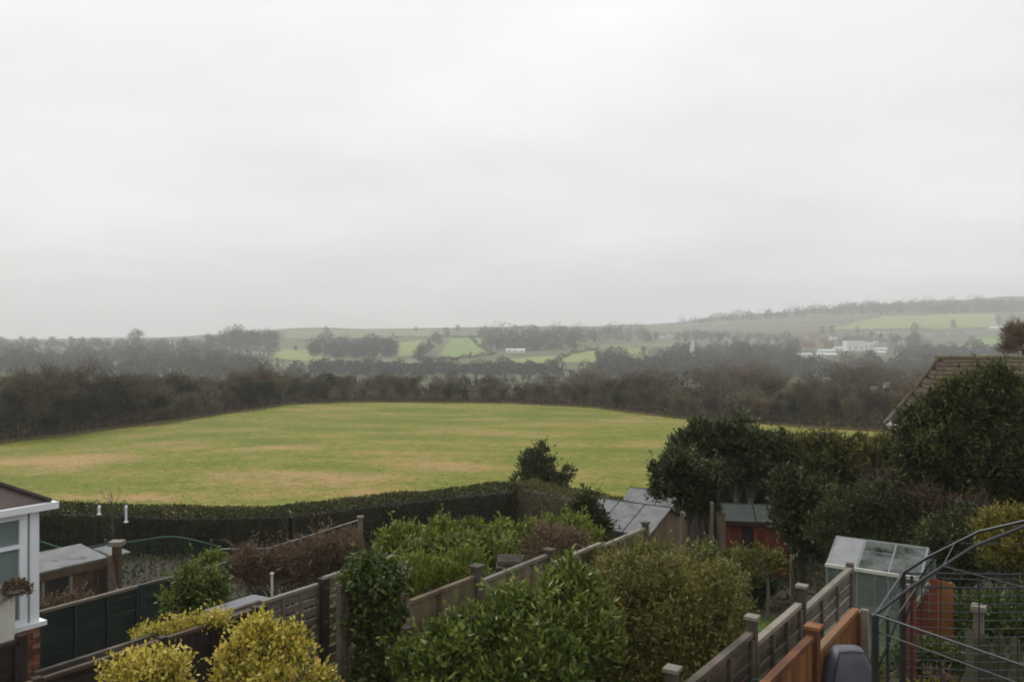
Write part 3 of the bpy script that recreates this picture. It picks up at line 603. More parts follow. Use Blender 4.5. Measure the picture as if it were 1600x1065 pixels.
#PART3
# ------------------------------------------------------------------ clipped hedges at the end of the gardens
def hedge(label, path, half, n, mat, seed, Ln=.085, Wd=.045):
    rng = npr(seed); P3 = [np.array(P(*p)) for p in path]; o = empty('clipped_hedge', (P3[0][0], P3[0][1], H(P3[0][0], P3[0][1]))); tag(o, label, 'hedge')
    org = np.array(o.location); seg = [np.linalg.norm(P3[i + 1][:2] - P3[i][:2]) for i in range(len(P3) - 1)]; cum = np.cumsum([0] + seg)
    t = rng.uniform(0, cum[-1], n); k = np.clip(np.searchsorted(cum, t) - 1, 0, len(seg) - 1); f = ((t - cum[k]) / np.array(seg)[k])[:, None]
    A = np.array(P3); C = A[k] * (1 - f) + A[k + 1] * f; T = unit(np.c_[(A[k + 1] - A[k])[:, :2], np.zeros(n)]); Nn = np.c_[T[:, 1], -T[:, 0], np.zeros(n)]
    gz = np.array([H(c[0], c[1]) for c in C]); hgt = C[:, 2] - gz + .04 * np.sin(t * 1.3) * np.sin(t * .37 + 1) + .02 * np.sin(t * 3.1)
    face = rng.uniform(0, 1, n); side = np.where(face < .5, 1.0, np.where(face < .72, -1.0, 0)); top = side == 0
    dep = np.minimum(rng.exponential(.08, n), .3); z = np.where(top, hgt - dep, hgt * rng.uniform(0, 1, n)); bul = half * (1 + .08 * np.sin(t * 2.1 + z * 2))
    off = np.where(top, rng.uniform(-1, 1, n) * half, side * (bul - dep))
    Q = np.c_[C[:, 0], C[:, 1], gz] + Nn * off[:, None] + np.c_[np.zeros(n), np.zeros(n), z] - org
    D = Nn * side[:, None] + np.c_[np.zeros(n), np.zeros(n), top * 1.0 + .4] + rng.normal(size=(n, 3)) * .7
    add('foliage', leaf_mesh('hedge_foliage', Q, D, Ln, Wd, rng, mat), None, o)
    mb = MB()
    for i in range(len(P3) - 1):
        m = max(1, int(seg[i] / 1.2)); d = (P3[i + 1] - P3[i])[:2] / seg[i]; nn = np.array([d[1], -d[0]])
        for j in range(m):
            a = P3[i] + (P3[i + 1] - P3[i]) * (j + .0) / m; b = P3[i] + (P3[i + 1] - P3[i]) * (j + 1.0) / m; q = []
            for c in (a, b):
                for sgn in (1, -1):
                    for zz in (H(c[0], c[1]) - .1, c[2] - .28): q.append((c[0] + nn[0] * sgn * half * .6 - org[0], c[1] + nn[1] * sgn * half * .6 - org[1], zz - org[2]))
            mb.poly(q, [(0, 1, 5, 4), (2, 6, 7, 3), (1, 3, 7, 5)])
    mb.build('dark_core', M['bark'], o); return o  # solid dark core added inside so brightness behind does not show through
hedge('long clipped dark hedge between the gardens and the field', [(-160, 792, 28.5), (70, 788, 30), (300, 796, 31.5), (450, 794, 32.5), (600, 776, 34.5), (812, 755, 37)], .65, 70000, L['hedge'], 61)
hedge('short tan topped hedge right of the hedge corner', [(814, 752, 36.8), (870, 762, 33.5), (930, 774, 30), (968, 786, 28)], .5, 14000, L['hedge_tan'], 62)
hedge('dark overgrown hedge behind the red shed and the sheds', [(1060, 735, 31), (1200, 735, 31), (1420, 745, 31), (1500, 745, 31)], .8, 14000, L['dark'], 66, .16, .08)
hedge('yellow green overgrown hedge along the field behind the garden trees', [(1195, 680, 36), (1290, 684, 36), (1400, 690, 36), (1480, 690, 36)], .8, 14000, L['gold'], 63, .14, .07)
shrub('conical_shrub', 'dark bushy shrub rising behind the hedge corner', 'shrub', G(850, 40), [(0, 0, 1.2, 1.15, 1.1, 1.3), (-.35, 0, 2.2, .8, .8, 1.2), (.6, 0, 1.7, .8, .8, 1.0), (-.1, 0, 2.9, .5, .5, .75)], 2600, 5, .17, .06, L['dark'], 64, up=.9, rough=.25, sprig=.015)
# lawns
def lawn(label, s0, s1, o0, o1, n):
    pts = [[W(s, o, .012) for s in np.linspace(s0, s1, 24)] for o in np.linspace(o0, o1, 14)]
    tag(add('lawn', grid_sheet('lawn', pts, M['lawn'])), kind='structure')
    rng = npr(int(n)); Q = np.array([W(rng.uniform(s0, s1), rng.uniform(o0, o1), .0) for i in range(n)])
    tag(add('grass', sliver_mesh('grass', Q, rng.normal(size=(n, 3)) * .5 + np.array([0, 0, 1]), .09, .014, rng, L['lime'])), label, 'grass', kind='stuff')
lawn('short green grass of the middle garden lawn', 6, 18.8, 3.0, 7.0, 14000)
lawn('short green grass right of the orange fence', 9.8, 13.5, .3, 2.2, 6000)
lawn('short green grass between dark and green fences', 9, 15, 10.6, 13.6, 5000)
rng = npr(19); n = 34000; Q = []
while len(Q) < n:
    s_, o_ = rng.uniform(9, 32), rng.uniform(-8, 34)
    if (6 < s_ < 18.8 and 3 < o_ < 7) or (9.8 < s_ < 13.5 and .3 < o_ < 2.2): continue
    q = W(s_, o_, 0)
    if q.y > 38 or q.y < 9: continue
    q.z += rng.uniform(0, .22) * (.5 + .5 * math.sin(q.x * 1.7) * math.sin(q.y * 1.3)); Q.append(q)
tag(add('ground_cover', leaf_mesh('ground_cover', np.array(Q), rng.normal(size=(n, 3)) + np.array([0, 0, .7]), .16, .07, rng, L['hedge'])), 'low dark plants and leaf litter covering the garden beds', 'ground cover', kind='stuff')
# tussocks of the field
rng = npr(9); n = 30000; u = rng.uniform(-.64, .64, n); Y = 44 + (rng.uniform(0, 1, n) ** 1.7) * 95; Q = []; 
for i in range(n):
    ye = np.interp(u[i], UC, YE); y = min(Y[i], ye - .5); Q.append((u[i] * y, y, H(u[i] * y, y)))
me = sliver_mesh('grass_tussocks', np.array(Q), rng.normal(size=(n, 3)) * np.array([1, 1, .3]) + np.array([0, 0, .35]), .16, .07, rng, None)
sv = np.repeat([straw(800 + FPX * q[0] / q[1], HOR + FPX * (EYE - q[2]) / q[1]) for q in Q], 3); a = me.attributes.new('straw', 'FLOAT', 'POINT'); a.data.foreach_set('value', np.array(sv, np.float32)); me.materials.append(M['field'])
tag(add('grass_tussocks', me), 'rough grass tussocks scattered over the field', 'grass', kind='stuff')

rng = npr(29); n = 16000; Q = []; u = rng.uniform(-.66, .66, n)
for i in range(n):
    ye = np.interp(u[i], UC, YE); y = ye + .3 - abs(rng.normal()) * 1.6 * (.6 + .5 * math.sin(u[i] * 60)); Q.append((u[i] * y, y, H(u[i] * y, y)))
me = sliver_mesh('tall_grass', np.array(Q), rng.normal(size=(n, 3)) * .35 + np.array([0, 0, 1]), .42, .06, rng, L['hay'])
tag(add('tall_grass', me), 'ragged fringe of tall pale grass along the field edge', 'grass', kind='stuff')
# ------------------------------------------------------------------ fences along the gardens
def fence_root(label, s, o): return tag(empty('garden_fence', W(s, o), PHI), label, 'fence')
def fpost(r, s0, s, o, d_top, mat, w=.1, cap=None, extra=.4, dy=0):
    base = W(s, o).z - r.location.z - extra; top = EYE - d_top - r.location.z
    p = add('post', ubox(M[mat]), None, r, (s - s0, dy, (base + top) / 2), (R.uniform(-.012, .012), R.uniform(-.014, .014), R.uniform(-.06, .06)), (w, w, top - base))
    if cap: add('cap', ubox(M[cap]), None, p, (0, 0, .5 + .012 / (top - base)), None, (1.4, 1.4, .03 / (top - base)))
    return p
def panel(r, s0, a, b, d_top, h, mat, style, rail=None, step=.6, face=-1):
    """boards, battens and rails of one level panel; face -1 is the side towards the camera"""
    z1 = EYE - d_top - r.location.z; z0 = z1 - h; xa, xb = a - s0 + .055, b - s0 - .055; xm, ln = (xa + xb) / 2, xb - xa; rail = rail or mat
    bar('rail', M[rail], r, (xm, 0, z1 + .015), (ln, .07, .045))
    if style == 'lap':
        n = max(4, int(h / .115))
        for i in range(n):
            z = z0 + (i + .5) * h / n; bar('board', M[mat], r, (xm, 0, z + R.uniform(-.005, .005)), (ln, .016, h / n * R.uniform(1.02, 1.2)), (.13 * -face + R.uniform(-.05, .05), R.uniform(-.006, .006), 0))
        k = max(2, int(round(ln / step)) + 1)
        for i in range(k): bar('batten', M[mat], r, (xa + .02 + (ln - .04) * i / (k - 1), .03 * face, z0 + h / 2 - .01), (.045, .028, h - .03))
    elif style == 'vert':
        n = int(ln / .115)
        for i in range(n): bar('board', M[mat], r, (xa + (i + .5) * ln / n, R.uniform(-.003, .003), z0 + h / 2 - .012 + R.uniform(-.014, .004)), (ln / n * R.uniform(.88, .97), .018, h - .02), (0, R.uniform(-.009, .009), .12 * face))
        for z in (z0 + .25, z1 - .25): bar('cross_rail', M[mat], r, (xm, -.045 * face, z), (ln, .05, .07))
    elif style == 'slat':
        n = int(h / .15)
        for i in range(n): bar('slat', M[mat], r, (xm, 0, z0 + (i + .5) * h / n), (ln, .018, .098 + .02 * (i % 2)), (R.uniform(-.03, .03), R.uniform(-.004, .004), 0))
        for i in range(4): bar('batten', M[mat], r, (xa + .02 + (ln - .04) * i / 3, .028 * face, z0 + h / 2 - .01), (.045, .03, h - .03))
s0 = 6.3; r = fence_root('weathered grey garden fence with square capped posts, right foreground', s0, 2.83)
for s, d, c in ((6.3, 2.63, 'pale_wood'), (8.1, 2.72, 'pale_wood'), (9.62, 2.80, 'pale_wood'), (11.8, 3.02, None)): fpost(r, s0, s, 2.83, d, 'bark', .085, c)
panel(r, s0, 6.3, 8.1, 2.87, 1.75, 'grey_wood', 'lap'); panel(r, s0, 8.1, 9.62, 2.99, 1.75, 'grey_wood', 'lap', 'pale_wood', .45); panel(r, s0, 9.62, 11.8, 3.1, 1.8, 'grey_wood', 'slat', 'pale_wood')
s0 = 6.4; r = fence_root('bright orange stained board fence in front of the grey fence', s0, 2.28)
for s, d in ((6.4, 2.70), (8.12, 2.71), (9.75, 2.98)): fpost(r, s0, s, 2.28, d, 'orange_wood', .1, 'orange_wood' if s == 8.12 else None)
panel(r, s0, 6.4, 8.12, 2.8, 1.6, 'orange_wood', 'vert'); panel(r, s0, 8.12, 9.75, 2.98, 1.45, 'orange_wood', 'vert')
bar('brace', M['pale_wood'], r, (9.62 - s0, -.12, EYE - 3.0 - r.location.z - .45), (.05, .07, 1.1), (0, -.1, 0))
s0 = 8.25; r = fence_root('lichen stained board fence between the shrubs, centre', s0, 7.2)
for s, d, w in ((8.25, 3.7, .1), (9.67, 3.26, .15), (11.5, 3.42, .14), (14.85, 3.62, .12)): fpost(r, s0, s, 7.2, d, 'bark', w * .8, 'bark')
panel(r, s0, 8.25, 9.67, 3.4, 1.5, 'lichen_wood', 'vert'); panel(r, s0, 9.67, 11.5, 3.5, 1.5, 'lichen_wood', 'vert', 'grey_wood'); panel(r, s0, 11.5, 13.2, 3.66, 1.5, 'lichen_wood', 'vert', 'pale_wood'); panel(r, s0, 13.2, 14.85, 3.72, 1.5, 'lichen_wood', 'vert', 'pale_wood')
s0 = 3.6; r = fence_root('dark brown panel fence behind the yellow shrubs, lower left', s0, 10.2)
for s in (3.6, 5.3, 6.9, 8.4): fpost(r, s0, s, 10.2, 4.0, 'dark_wood', .1)
for a, b in ((3.6, 5.3), (5.3, 6.9), (6.9, 8.4)): panel(r, s0, a, b, 4.06, 1.75, 'dark_wood', 'lap', 'brown_wood')
s0 = 8.4; r = fence_root('weathered slatted fence with a dark post left of the ivy', s0, 10.15)
for s, d, m in ((8.42, 3.98, 'dark_wood'), (9.6, 3.86, 'dark_wood'), (11.2, 3.85, 'brown_wood')): fpost(r, s0, s, 10.15, d, m, .13, dy=-.06)
panel(r, s0, 8.42, 9.6, 3.97, 1.8, 'grey_wood', 'slat', 'pale_wood'); panel(r, s0, 9.6, 11.2, 3.9, 1.8, 'lichen_wood', 'slat', 'pale_wood')
s0 = 5.6; r = fence_root('low weathered rail running behind the dark brown fence', s0, 10.75)
for s in (5.6, 7.3, 8.9): fpost(r, s0, s, 10.75, 4.2, 'grey_wood', .08)
bar('rail', M['grey_wood'], r, (1.65, 0, EYE - 4.17 - r.location.z), (3.4, .07, .05)); bar('rail', M['dark_wood'], r, (1.65, 0, EYE - 4.5 - r.location.z), (3.3, .05, .09))
s0 = 7.25; r = fence_root('dark green panel fence beside the conservatory', s0, 14)
for s in (7.25, 9.05, 10.8): fpost(r, s0, s, 14, 4.46, 'green_wood', .1)
for a, b in ((7.25, 9.05), (9.05, 10.8)): panel(r, s0, a, b, 4.5, 1.8, 'green_wood', 'lap', 'grey_wood')
bar('gravel_board', M['grey_wood'], r, (1.77, -.05, EYE - 6.38 - r.location.z), (3.5, .04, .14))
s0 = 3.4; r = fence_root('black panel fence at the lower left corner', s0, 10.95)
for s in (3.7, 5.5): fpost(r, s0, s, 10.95, 3.72, 'dark_wood', .1)
panel(r, s0, 3.7, 5.5, 3.8, 1.7, 'dark_wood', 'lap')

# ------------------------------------------------------------------ conservatory at the left edge
def conservatory():
    s1, o = 6.3, 12.06; r = empty('conservatory', W(s1, o), PHI); tag(r, 'white framed conservatory on a brick base, left edge', 'conservatory'); z = lambda d: EYE - d - r.location.z
    ze, zs = z(2.47), z(3.98); x0 = -3.0
    w = MB().box(x0, -.03, .02, .20, -.4, zs - .06).box(-.2, -.012, .2, 2.6, -.4, zs - .06).build('base_wall', M['mortar'], r)
    bm = MB().box(-.1065, .1065, -.05, .05, -.0325, .0325).mesh('brick', M['brick']); k = 0; zz = zs - .1
    while zz > -.35:
        xx = -.1065 - (.112 if k % 2 else 0)
        if k % 2: add('brick', bm, None, w, (-.049, .05, zz), None, (.46, 1, 1))
        while xx > -2.2: add('brick', bm, None, w, (xx, .05 + R.uniform(-.003, .003), zz)); xx -= .224
        zz -= .075; k += 1
    bar('sill', M['white_plastic'], r, ((x0 - .0) / 2 + .02, .07, zs - .03), (3.1, .24, .06))
    bar('corner_post', M['white_plastic'], r, (-.06, .08, (ze + zs) / 2), (.12, .12, ze - zs)); bar('corner_trim', M['white_plastic'], r, (.03, .2, (ze + zs) / 2), (.05, .08, ze - zs))
    bar('mullion', M['white_plastic'], r, (-.2, .08, (ze + zs) / 2), (.10, .09, ze - zs - .002))
    for x in (-.93, -1.66, -2.4, -2.95): bar('mullion', M['white_plastic'], r, (x, .08, (ze + zs) / 2), (.11, .09, ze - zs - .002))
    zt = z(2.93)
    for a, b in ((-.25, -.875), (-.985, -1.605), (-1.715, -2.345)):
        f = bar('window_frame', M['white_plastic'], r, ((a + b) / 2, .075, zt), (a - b, .08, .05)); 
        bar('head', M['white_plastic'], r, ((a + b) / 2, .075, ze - .05), (a - b, .085, .1)); bar('foot', M['white_plastic'], r, ((a + b) / 2, .075, zs + .035), (a - b, .085, .07))
        add('window', ubox(M['pane']), None, r, ((a + b) / 2, .09, (ze + zs) / 2), None, (a - b, .02, ze - zs - .1))
        bar('blind', M['cream'], r, ((a + b) / 2, .16, (ze + zs) / 2 + .2), (a - b, .01, (ze - zs) * .7))
    for y in (.7, 1.35, 2.0, 2.6): bar('mullion', M['white_plastic'], r, (-.06, y, (ze + zs) / 2), (.09, .1, ze - zs - .002))
    for y in (.42, 1.02, 1.67, 2.3): add('window', ubox(M['pane']), None, r, (-.07, y, (ze + zs) / 2), None, (.02, .52, ze - zs - .01))
    bar('gutter', M['white_plastic'], r, (x0 / 2 + .06, -.03, ze + .035), (3.3, .13, .09)); bar('gutter', M['white_plastic'], r, (.1, 1.35, ze + .033), (.12, 2.75, .086))
    m = MB(); h = .62
    m.poly([(.12, -.02, ze + .085), (x0, -.02, ze + .085), (x0, 1.35, ze + h), (-.8, 1.35, ze + h), (.12, 2.7, ze + .085), (x0, 2.7, ze + .085)], [(1, 0, 3, 2), (0, 4, 3), (2, 3, 4, 5), (0, 1, 5, 4)])
    rf = m.build('roof', M['brown_roof'], r)
    MB().tube([(.13, -.03, ze + .1), (-.8, 1.35, ze + h + .02)], .035, 6).build('hip_ridge', M['brown_roof'], rf); MB().tube([(-.8, 1.35, ze + h + .01), (x0, 1.35, ze + h + .01)], .04, 6).build('ridge', M['white_plastic'], rf)
    for i in range(4): MB().tube([(-.55 - .75 * i, -.02, ze + .1), (-.8 - .7 * i, 1.33, ze + h + .01)], .02, 5).build('glazing_bar', M['brown_roof'], rf)
    MB().box(x0, -.25, .3, 2.5, -.3, zs - .5).build('floor', M['stone'], r)
conservatory()
def pillar():
    b = G(-6, 11.25); r = empty('ribbed_pillar', b); tag(r, 'pale ribbed pillar with a flat ledge beside the conservatory window', 'pillar'); z1 = P(0, 934, 11.25).z - b.z
    m = MB(); prof = []
    for i in range(28):
        a = 2 * math.pi * i / 28; q = .2 + (.012 if i % 2 else -.006); prof.append((q * math.cos(a), q * math.sin(a)))
    n = 28; m.poly([(x, y, -.3) for x, y in prof] + [(x, y, z1) for x, y in prof], [(i, (i + 1) % n, n + (i + 1) % n, n + i) for i in range(n)] + [tuple(range(n, 2 * n))])
    m.build('shaft', M['cream'], r); bar('ledge', M['stone'], r, (-.12, 0, z1 + .03), (.62, .5, .06)); bar('upper_ledge', M['stone'], r, (-.2, 0, z1 + .085), (.4, .42, .05))
    k = empty('moss_ball', (b.x + .24, b.y, b.z + z1 + .06)); tag(k, 'brown and white clump of dried plants on the pillar ledge', 'dried plant')
    add('leaves', foliage('moss', [(0, 0, .06, .13, .12, .08), (.1, 0, .02, .09, .1, .06)], 260, 3, .06, .025, L['russet'], 71, spread=.02, sprig=0), None, k); MB().lathe([(.07, 0), (.12, .03), (.13, .06), (.1, .065)], 12, (.03, 0, 0)).build('dish', M['stone'], k)
pillar()
# aviary, timber, feeders, netting behind the green fence
def aviary():
    s, o = 8.3, 17.0; r = empty('aviary', W(s, o), PHI); tag(r, 'low timber aviary with flat grey roof left of the green fence', 'aviary'); z = EYE - 4.68 - r.location.z; ln = 2.0
    bar('roof', M['felt'], r, (ln / 2 - .1, .4, z + .07), (ln + .0, 1.05, .035), (.12, 0, 0)); bar('roof', M['felt'], r, (ln + .22, .3, z + .02), (.42, .7, .03), (.08, 0, 0))
    bar('fascia', M['brown_wood'], r, (ln / 2, -.1, z - .08), (ln + .5, .025, .17)); bar('back_wall', M['brown_wood'], r, (ln / 2, .85, z / 2), (ln, .03, z)); bar('side_wall', M['brown_wood'], r, (ln + .1, .4, z / 2 - .04), (.03, .85, z))
    for x in (.05, .6, 1.15, 1.7, ln + .05): bar('upright', M['pale_wood'] if x < 1.6 else M['brown_wood'], r, (x, -.06, z / 2 - .1), (.05, .05, z))
    bar('kick_board', M['brown_wood'], r, (ln / 2, -.05, .3), (ln, .02, .6)); bar('door', M['brown_wood'], r, (1.42, -.05, z - .55), (.48, .02, .7))
    m = MB()
    for i in range(40): m.box(.05 + ln * i / 40, .053 + ln * i / 40, -.045, -.042, .6, z - .15)
    for i in range(14): m.box(.05, ln, -.045, -.042, .6 + (z - .75) * i / 14, .603 + (z - .75) * i / 14)
    tag(m.build('wire_mesh', M['grey_metal'], r), kind='stuff')
aviary()
def timber():
    b = G(183, 17.8); r = empty('timber_stack', b); tag(r, 'leaning stack of brown timber with a capped post beside the aviary', 'timber'); zt = P(0, 853, 17.8).z - b.z
    bar('post', M['brown_wood'], r, (-.05, .1, zt / 2), (.14, .14, zt)); bar('cap', M['pale_wood'], r, (-.05, .1, zt + .04), (.26, .24, .09))
    for i in range(7): MB().tube([(-.12 + .02 * i, -.1 - .05 * i, zt * .92 - .12 * i), (.25 + .13 * i, -.18 - .06 * i, -.05)], [.05, .06], 7).build('log', M['bark'] if i % 2 else M['brown_wood'], r)
    for i in range(4): MB().tube([(.1, -.3, zt * .62 - .2 * i), (.34 + .05 * i, -.35, zt * .56 - .2 * i)], .05, 7).build('log', M['pale_bark'], r)
timber()
def feeder(px, py, Y, h, label):
    b = G(px, Y); r = empty('bird_feeder', b); tag(r, label, 'bird feeder', 'bird feeders by the hedge'); z = P(px, py, Y).z - b.z
    MB().tube([(-.12, 0, -.2), (-.12, 0, z + .25), (-.06, 0, z + .33), (0, 0, z + .27)], .012, 5).build('pole', M['black_metal'], r)
    MB().lathe([(.02, z + .13), (.035, z + .1), (.03, z + .09), (.03, z - h), (.055, z - h - .02), (.055, z - h - .04), (.02, z - h - .05)], 10).build('tube', M['white_plastic'], r)
    MB().lathe([(.01, z + .19), (.045, z + .14), (.04, z + .12)], 10).build('lid', M['white_plastic'], r)
feeder(155, 800, 23, .02, 'short white bird feeder on a pole before the dark hedge'); feeder(197, 800, 23, .22, 'tall white tube bird feeder on a pole before the dark hedge')
def bare_sapling(px, py, Y, label):
    b = G(px, Y); r = empty('bare_sapling', b); tag(r, label, 'sapling'); z = P(px, py, Y).z - b.z; mb = MB(); mb.tube([(0, 0, -.1), (.03, 0, z * .5), (0, 0, z)], [.03, .022, .006], 5); mb.build('trunk', M['bark'], r)
    tw = MB(); rr = random.Random(int(px))
    for i in range(26):
        h = z * rr.uniform(.35, .97); a = rr.uniform(0, 6.28); l = rr.uniform(.15, .5); tw.tube([(0, 0, h), (l * .5 * math.cos(a), l * .5 * math.sin(a), h + l * .5), (l * .7 * math.cos(a), l * .7 * math.sin(a), h + l)], [.009, .006, .003], 4, False)
    tw.build('twigs', M['bark'], r)
bare_sapling(175, 768, 26, 'thin bare sapling standing up against the field above the dark hedge')
def netting():
    pts = [P(a, b, Y) for a, b, Y in ((40, 838, 20.5), (65, 846, 20.6), (110, 858, 20.8), (165, 850, 21), (205, 846, 21.2), (265, 838, 21.4), (310, 845, 21.6), (345, 855, 21.8))]
    b = G(200, 21.2); r = empty('netting_fence', b); tag(r, 'green netting fence with a wavy top rail before the hedge', 'fence'); L_ = [p - b for p in pts]
    sm = []
    for i in range(len(L_) - 1):
        for t in (0, .25, .5, .75):
            p0, p1, p2, p3 = L_[max(0, i - 1)], L_[i], L_[i + 1], L_[min(len(L_) - 1, i + 2)]
            sm.append(.5 * ((2 * p1) + (-p0 + p2) * t + (2 * p0 - 5 * p1 + 4 * p2 - p3) * t * t + (-p0 + 3 * p1 - 3 * p2 + p3) * t ** 3))
    sm.append(L_[-1]); MB().tube(sm, .022, 6).build('top_rail', M['green_metal'], r)
    for i in (1, 12, 26): q = sm[min(i, len(sm) - 1)]; MB().tube([(q.x, q.y, H(b.x + q.x, b.y + q.y) - b.z - .2), q + Vector((0, 0, .12))], .022, 6).build('post', M['green_metal'], r)
    m = MB()
    for i in range(len(sm) - 1):
        for t in (0, .5):
            q = sm[i].lerp(sm[i + 1], t); m.box(q.x - .003, q.x + .003, q.y - .003, q.y + .003, H(b.x + q.x, b.y + q.y) - b.z, q.z)
    for k in range(1, 12):
        for i in range(len(sm) - 1): 
            a, c = sm[i] - Vector((0, 0, .14 * k)), sm[i + 1] - Vector((0, 0, .14 * k)); m.poly([a, c, c + Vector((0, 0, .006)), a + Vector((0, 0, .006))], [(0, 1, 2, 3)])
    tag(m.build('net', M['green_metal'], r), kind='stuff')
netting()
def wire_line():
    a, c, d = P(345, 857, 21), P(420, 856, 20), P(563, 811, 18.6); b = G(563, 18.6); r = empty('wire_support', b); tag(r, 'thin support wire and grey post over the russet hedge', 'wire support')
    MB().tube([a - b, c - b, d - b], .012, 5).build('wire', M['grey_metal'], r); MB().tube([a - b - Vector((0, 0, .4)), c - b - Vector((0, 0, .42)), d - b - Vector((0, 0, .45))], .006, 4).build('wire', M['grey_metal'], r)
    MB().box(-.045, .045, -.045, .045, -.3, d.z - b.z + .03).build('post', M['grey_wood'], r); bar('cap', M['pale_wood'], r, (0, 0, d.z - b.z + .05), (.13, .13, .04))
    q = G(432, 19.8) - b; MB().box(q.x - .04, q.x + .04, q.y - .04, q.y + .04, q.z - .2, c.z - b.z + .02).build('post', M['grey_wood'], r)
wire_line()
def cold_frame():
    b = G(352, 13.6); r = empty('cold_frame', b, PHI); tag(r, 'cold frame with grey plastic lid and white hoop behind the dark fence', 'cold frame'); z = P(352, 956, 13.6).z - b.z
    bar('box', M['grey_wood'], r, (.1, 0, z / 2 - .05), (1.2, .7, z)); bar('lid', M['grey_cover'], r, (.3, 0, z + .03), (.95, .6, .03), (-.05, 0, 0))
    m = MB(); m.tube([(-.6 + .09 * i, -.30 + .03 * i, z - .02 + .07 * math.sin(math.pi * i / 8)) for i in range(9)], .016, 6); m.tube([(-.6 + .09 * i, -.15 + .03 * i, z - .0 + .07 * math.sin(math.pi * i / 8)) for i in range(9)], .014, 6); m.build('hoop', M['white_plastic'], r)
cold_frame()
b = G(425, 15.5); r = empty('white_post', b); tag(r, 'short white post in front of the russet hedge', 'post'); z = P(425, 898, 15.5).z - b.z
MB().tube([(0, 0, -.1), (0, 0, z)], .022, 8).build('shaft', M['cream'], r); MB().lathe([(.02, z), (.035, z + .01), (.035, z + .04), (.012, z + .05)], 10).build('cap', M['cream'], r)

# ------------------------------------------------------------------ sheds, greenhouse
ROTP = -GA
def gable_shed(name, label, loc, rot, ln, hw, zr, ze, wallm, roofm, nsheet, gablem=None, door=False, board=.14):
    """x along the ridge, y away from the camera; ridge height zr, eave height ze above loc"""
    r = empty(name, loc, rot); tag(r, label, 'shed'); n = int(ln / board)
    for i in range(n):
        x = (i + .5) * ln / n
        if door and door[0] < x < door[1]: continue
        bar('board', M[wallm], r, (x, -hw + R.uniform(-.003, .003), ze / 2 - .1), (ln / n * .94, .02, ze + .2))
    if door: bar('door', M['dark_wood'], r, ((door[0] + door[1]) / 2, -hw + .03, ze / 2 - .12), (door[1] - door[0], .03, ze + .1))
    MB().box(.0, ln, hw - .01, hw + .01, -.3, ze).build('back_wall', M[wallm], r)
    for x in (.0, ln):
        g = MB().poly([(x - .01, -hw, -.3), (x - .01, hw, -.3), (x - .01, hw, ze), (x - .01, 0, zr - .03), (x - .01, -hw, ze), (x + .01, -hw, -.3), (x + .01, hw, -.3), (x + .01, hw, ze), (x + .01, 0, zr - .03), (x + .01, -hw, ze)], [(4, 3, 2, 1, 0), (5, 6, 7, 8, 9), (0, 5, 9, 4), (4, 9, 8, 3), (3, 8, 7, 2)])
        w = g.build('gable_wall', M[gablem or wallm], r)
        for i in range(int(2 * hw / .16)):
            y = -hw + (i + .5) * .16; zt = ze + (zr - ze) * (1 - abs(y) / hw) - .05; bar('board', M[gablem or wallm], w, (x + (.02 if x else -.02), y, zt / 2 - .1), (.018, .15, zt + .2))
    ov = .12; sl_ = math.atan2(zr - ze, hw); L2 = math.hypot(zr - ze, hw) + ov
    rf = MB().box(-ov, ln + ov, -.02, .02, zr - .01, zr + .03).build('ridge', M['dark_felt'], r)
    for sg in (-1, 1):
        for i in range(nsheet):
            a = -ov + (ln + 2 * ov) * i / nsheet; b_ = -ov + (ln + 2 * ov) * (i + 1) / nsheet
            bar('roof_sheet', M[roofm], r, ((a + b_) / 2, sg * (L2 / 2) * math.cos(sl_), zr - (L2 / 2) * math.sin(sl_) + R.uniform(0, .006)), (b_ - a - .035, L2, .03), (-sg * sl_, 0, 0))
        MB().box(-ov, ln + ov, -L2 / 2 + .01, L2 / 2 - .01, -.012, .0).build('roof_deck', M['dark_wood'], r, (0, sg * (L2 / 2) * math.cos(sl_), zr - (L2 / 2) * math.sin(sl_) - .018), (-sg * sl_, 0, 0))
        bar('fascia', M['dark_wood'], r, (ln / 2, sg * (hw + .1), ze - .09), (ln + .2, .02, .1))
    return r
q = P(936, 778, 26); gl = H(q.x, q.y); gable_shed('garden_shed', 'shed with three panel grey roof and tan gable behind the green shrubs', (q.x, q.y, gl), -.66, 2.25, 1.15, q.z - gl, q.z - gl - .5, 'brown_wood', 'felt', 3, 'tan_wood')
q = P(990, 762, 29); gl = H(q.x, q.y); gable_shed('garden_shed', 'second grey roofed shed half hidden behind the three panel one', (q.x, q.y, gl), -.5, 2.0, 1.2, q.z - gl, q.z - gl - .5, 'grey_wood', 'felt', 2)
q = P(1130, 787, 25.8); gl = H(q.x, q.y); gable_shed('garden_shed', 'bright red shed with a low grey green roof under the trees', (q.x, q.y, gl), -.15, 1.65, .8, q.z - gl, q.z - gl - .27, 'red_wood', 'dark_felt', 2, None, (.38, .72))
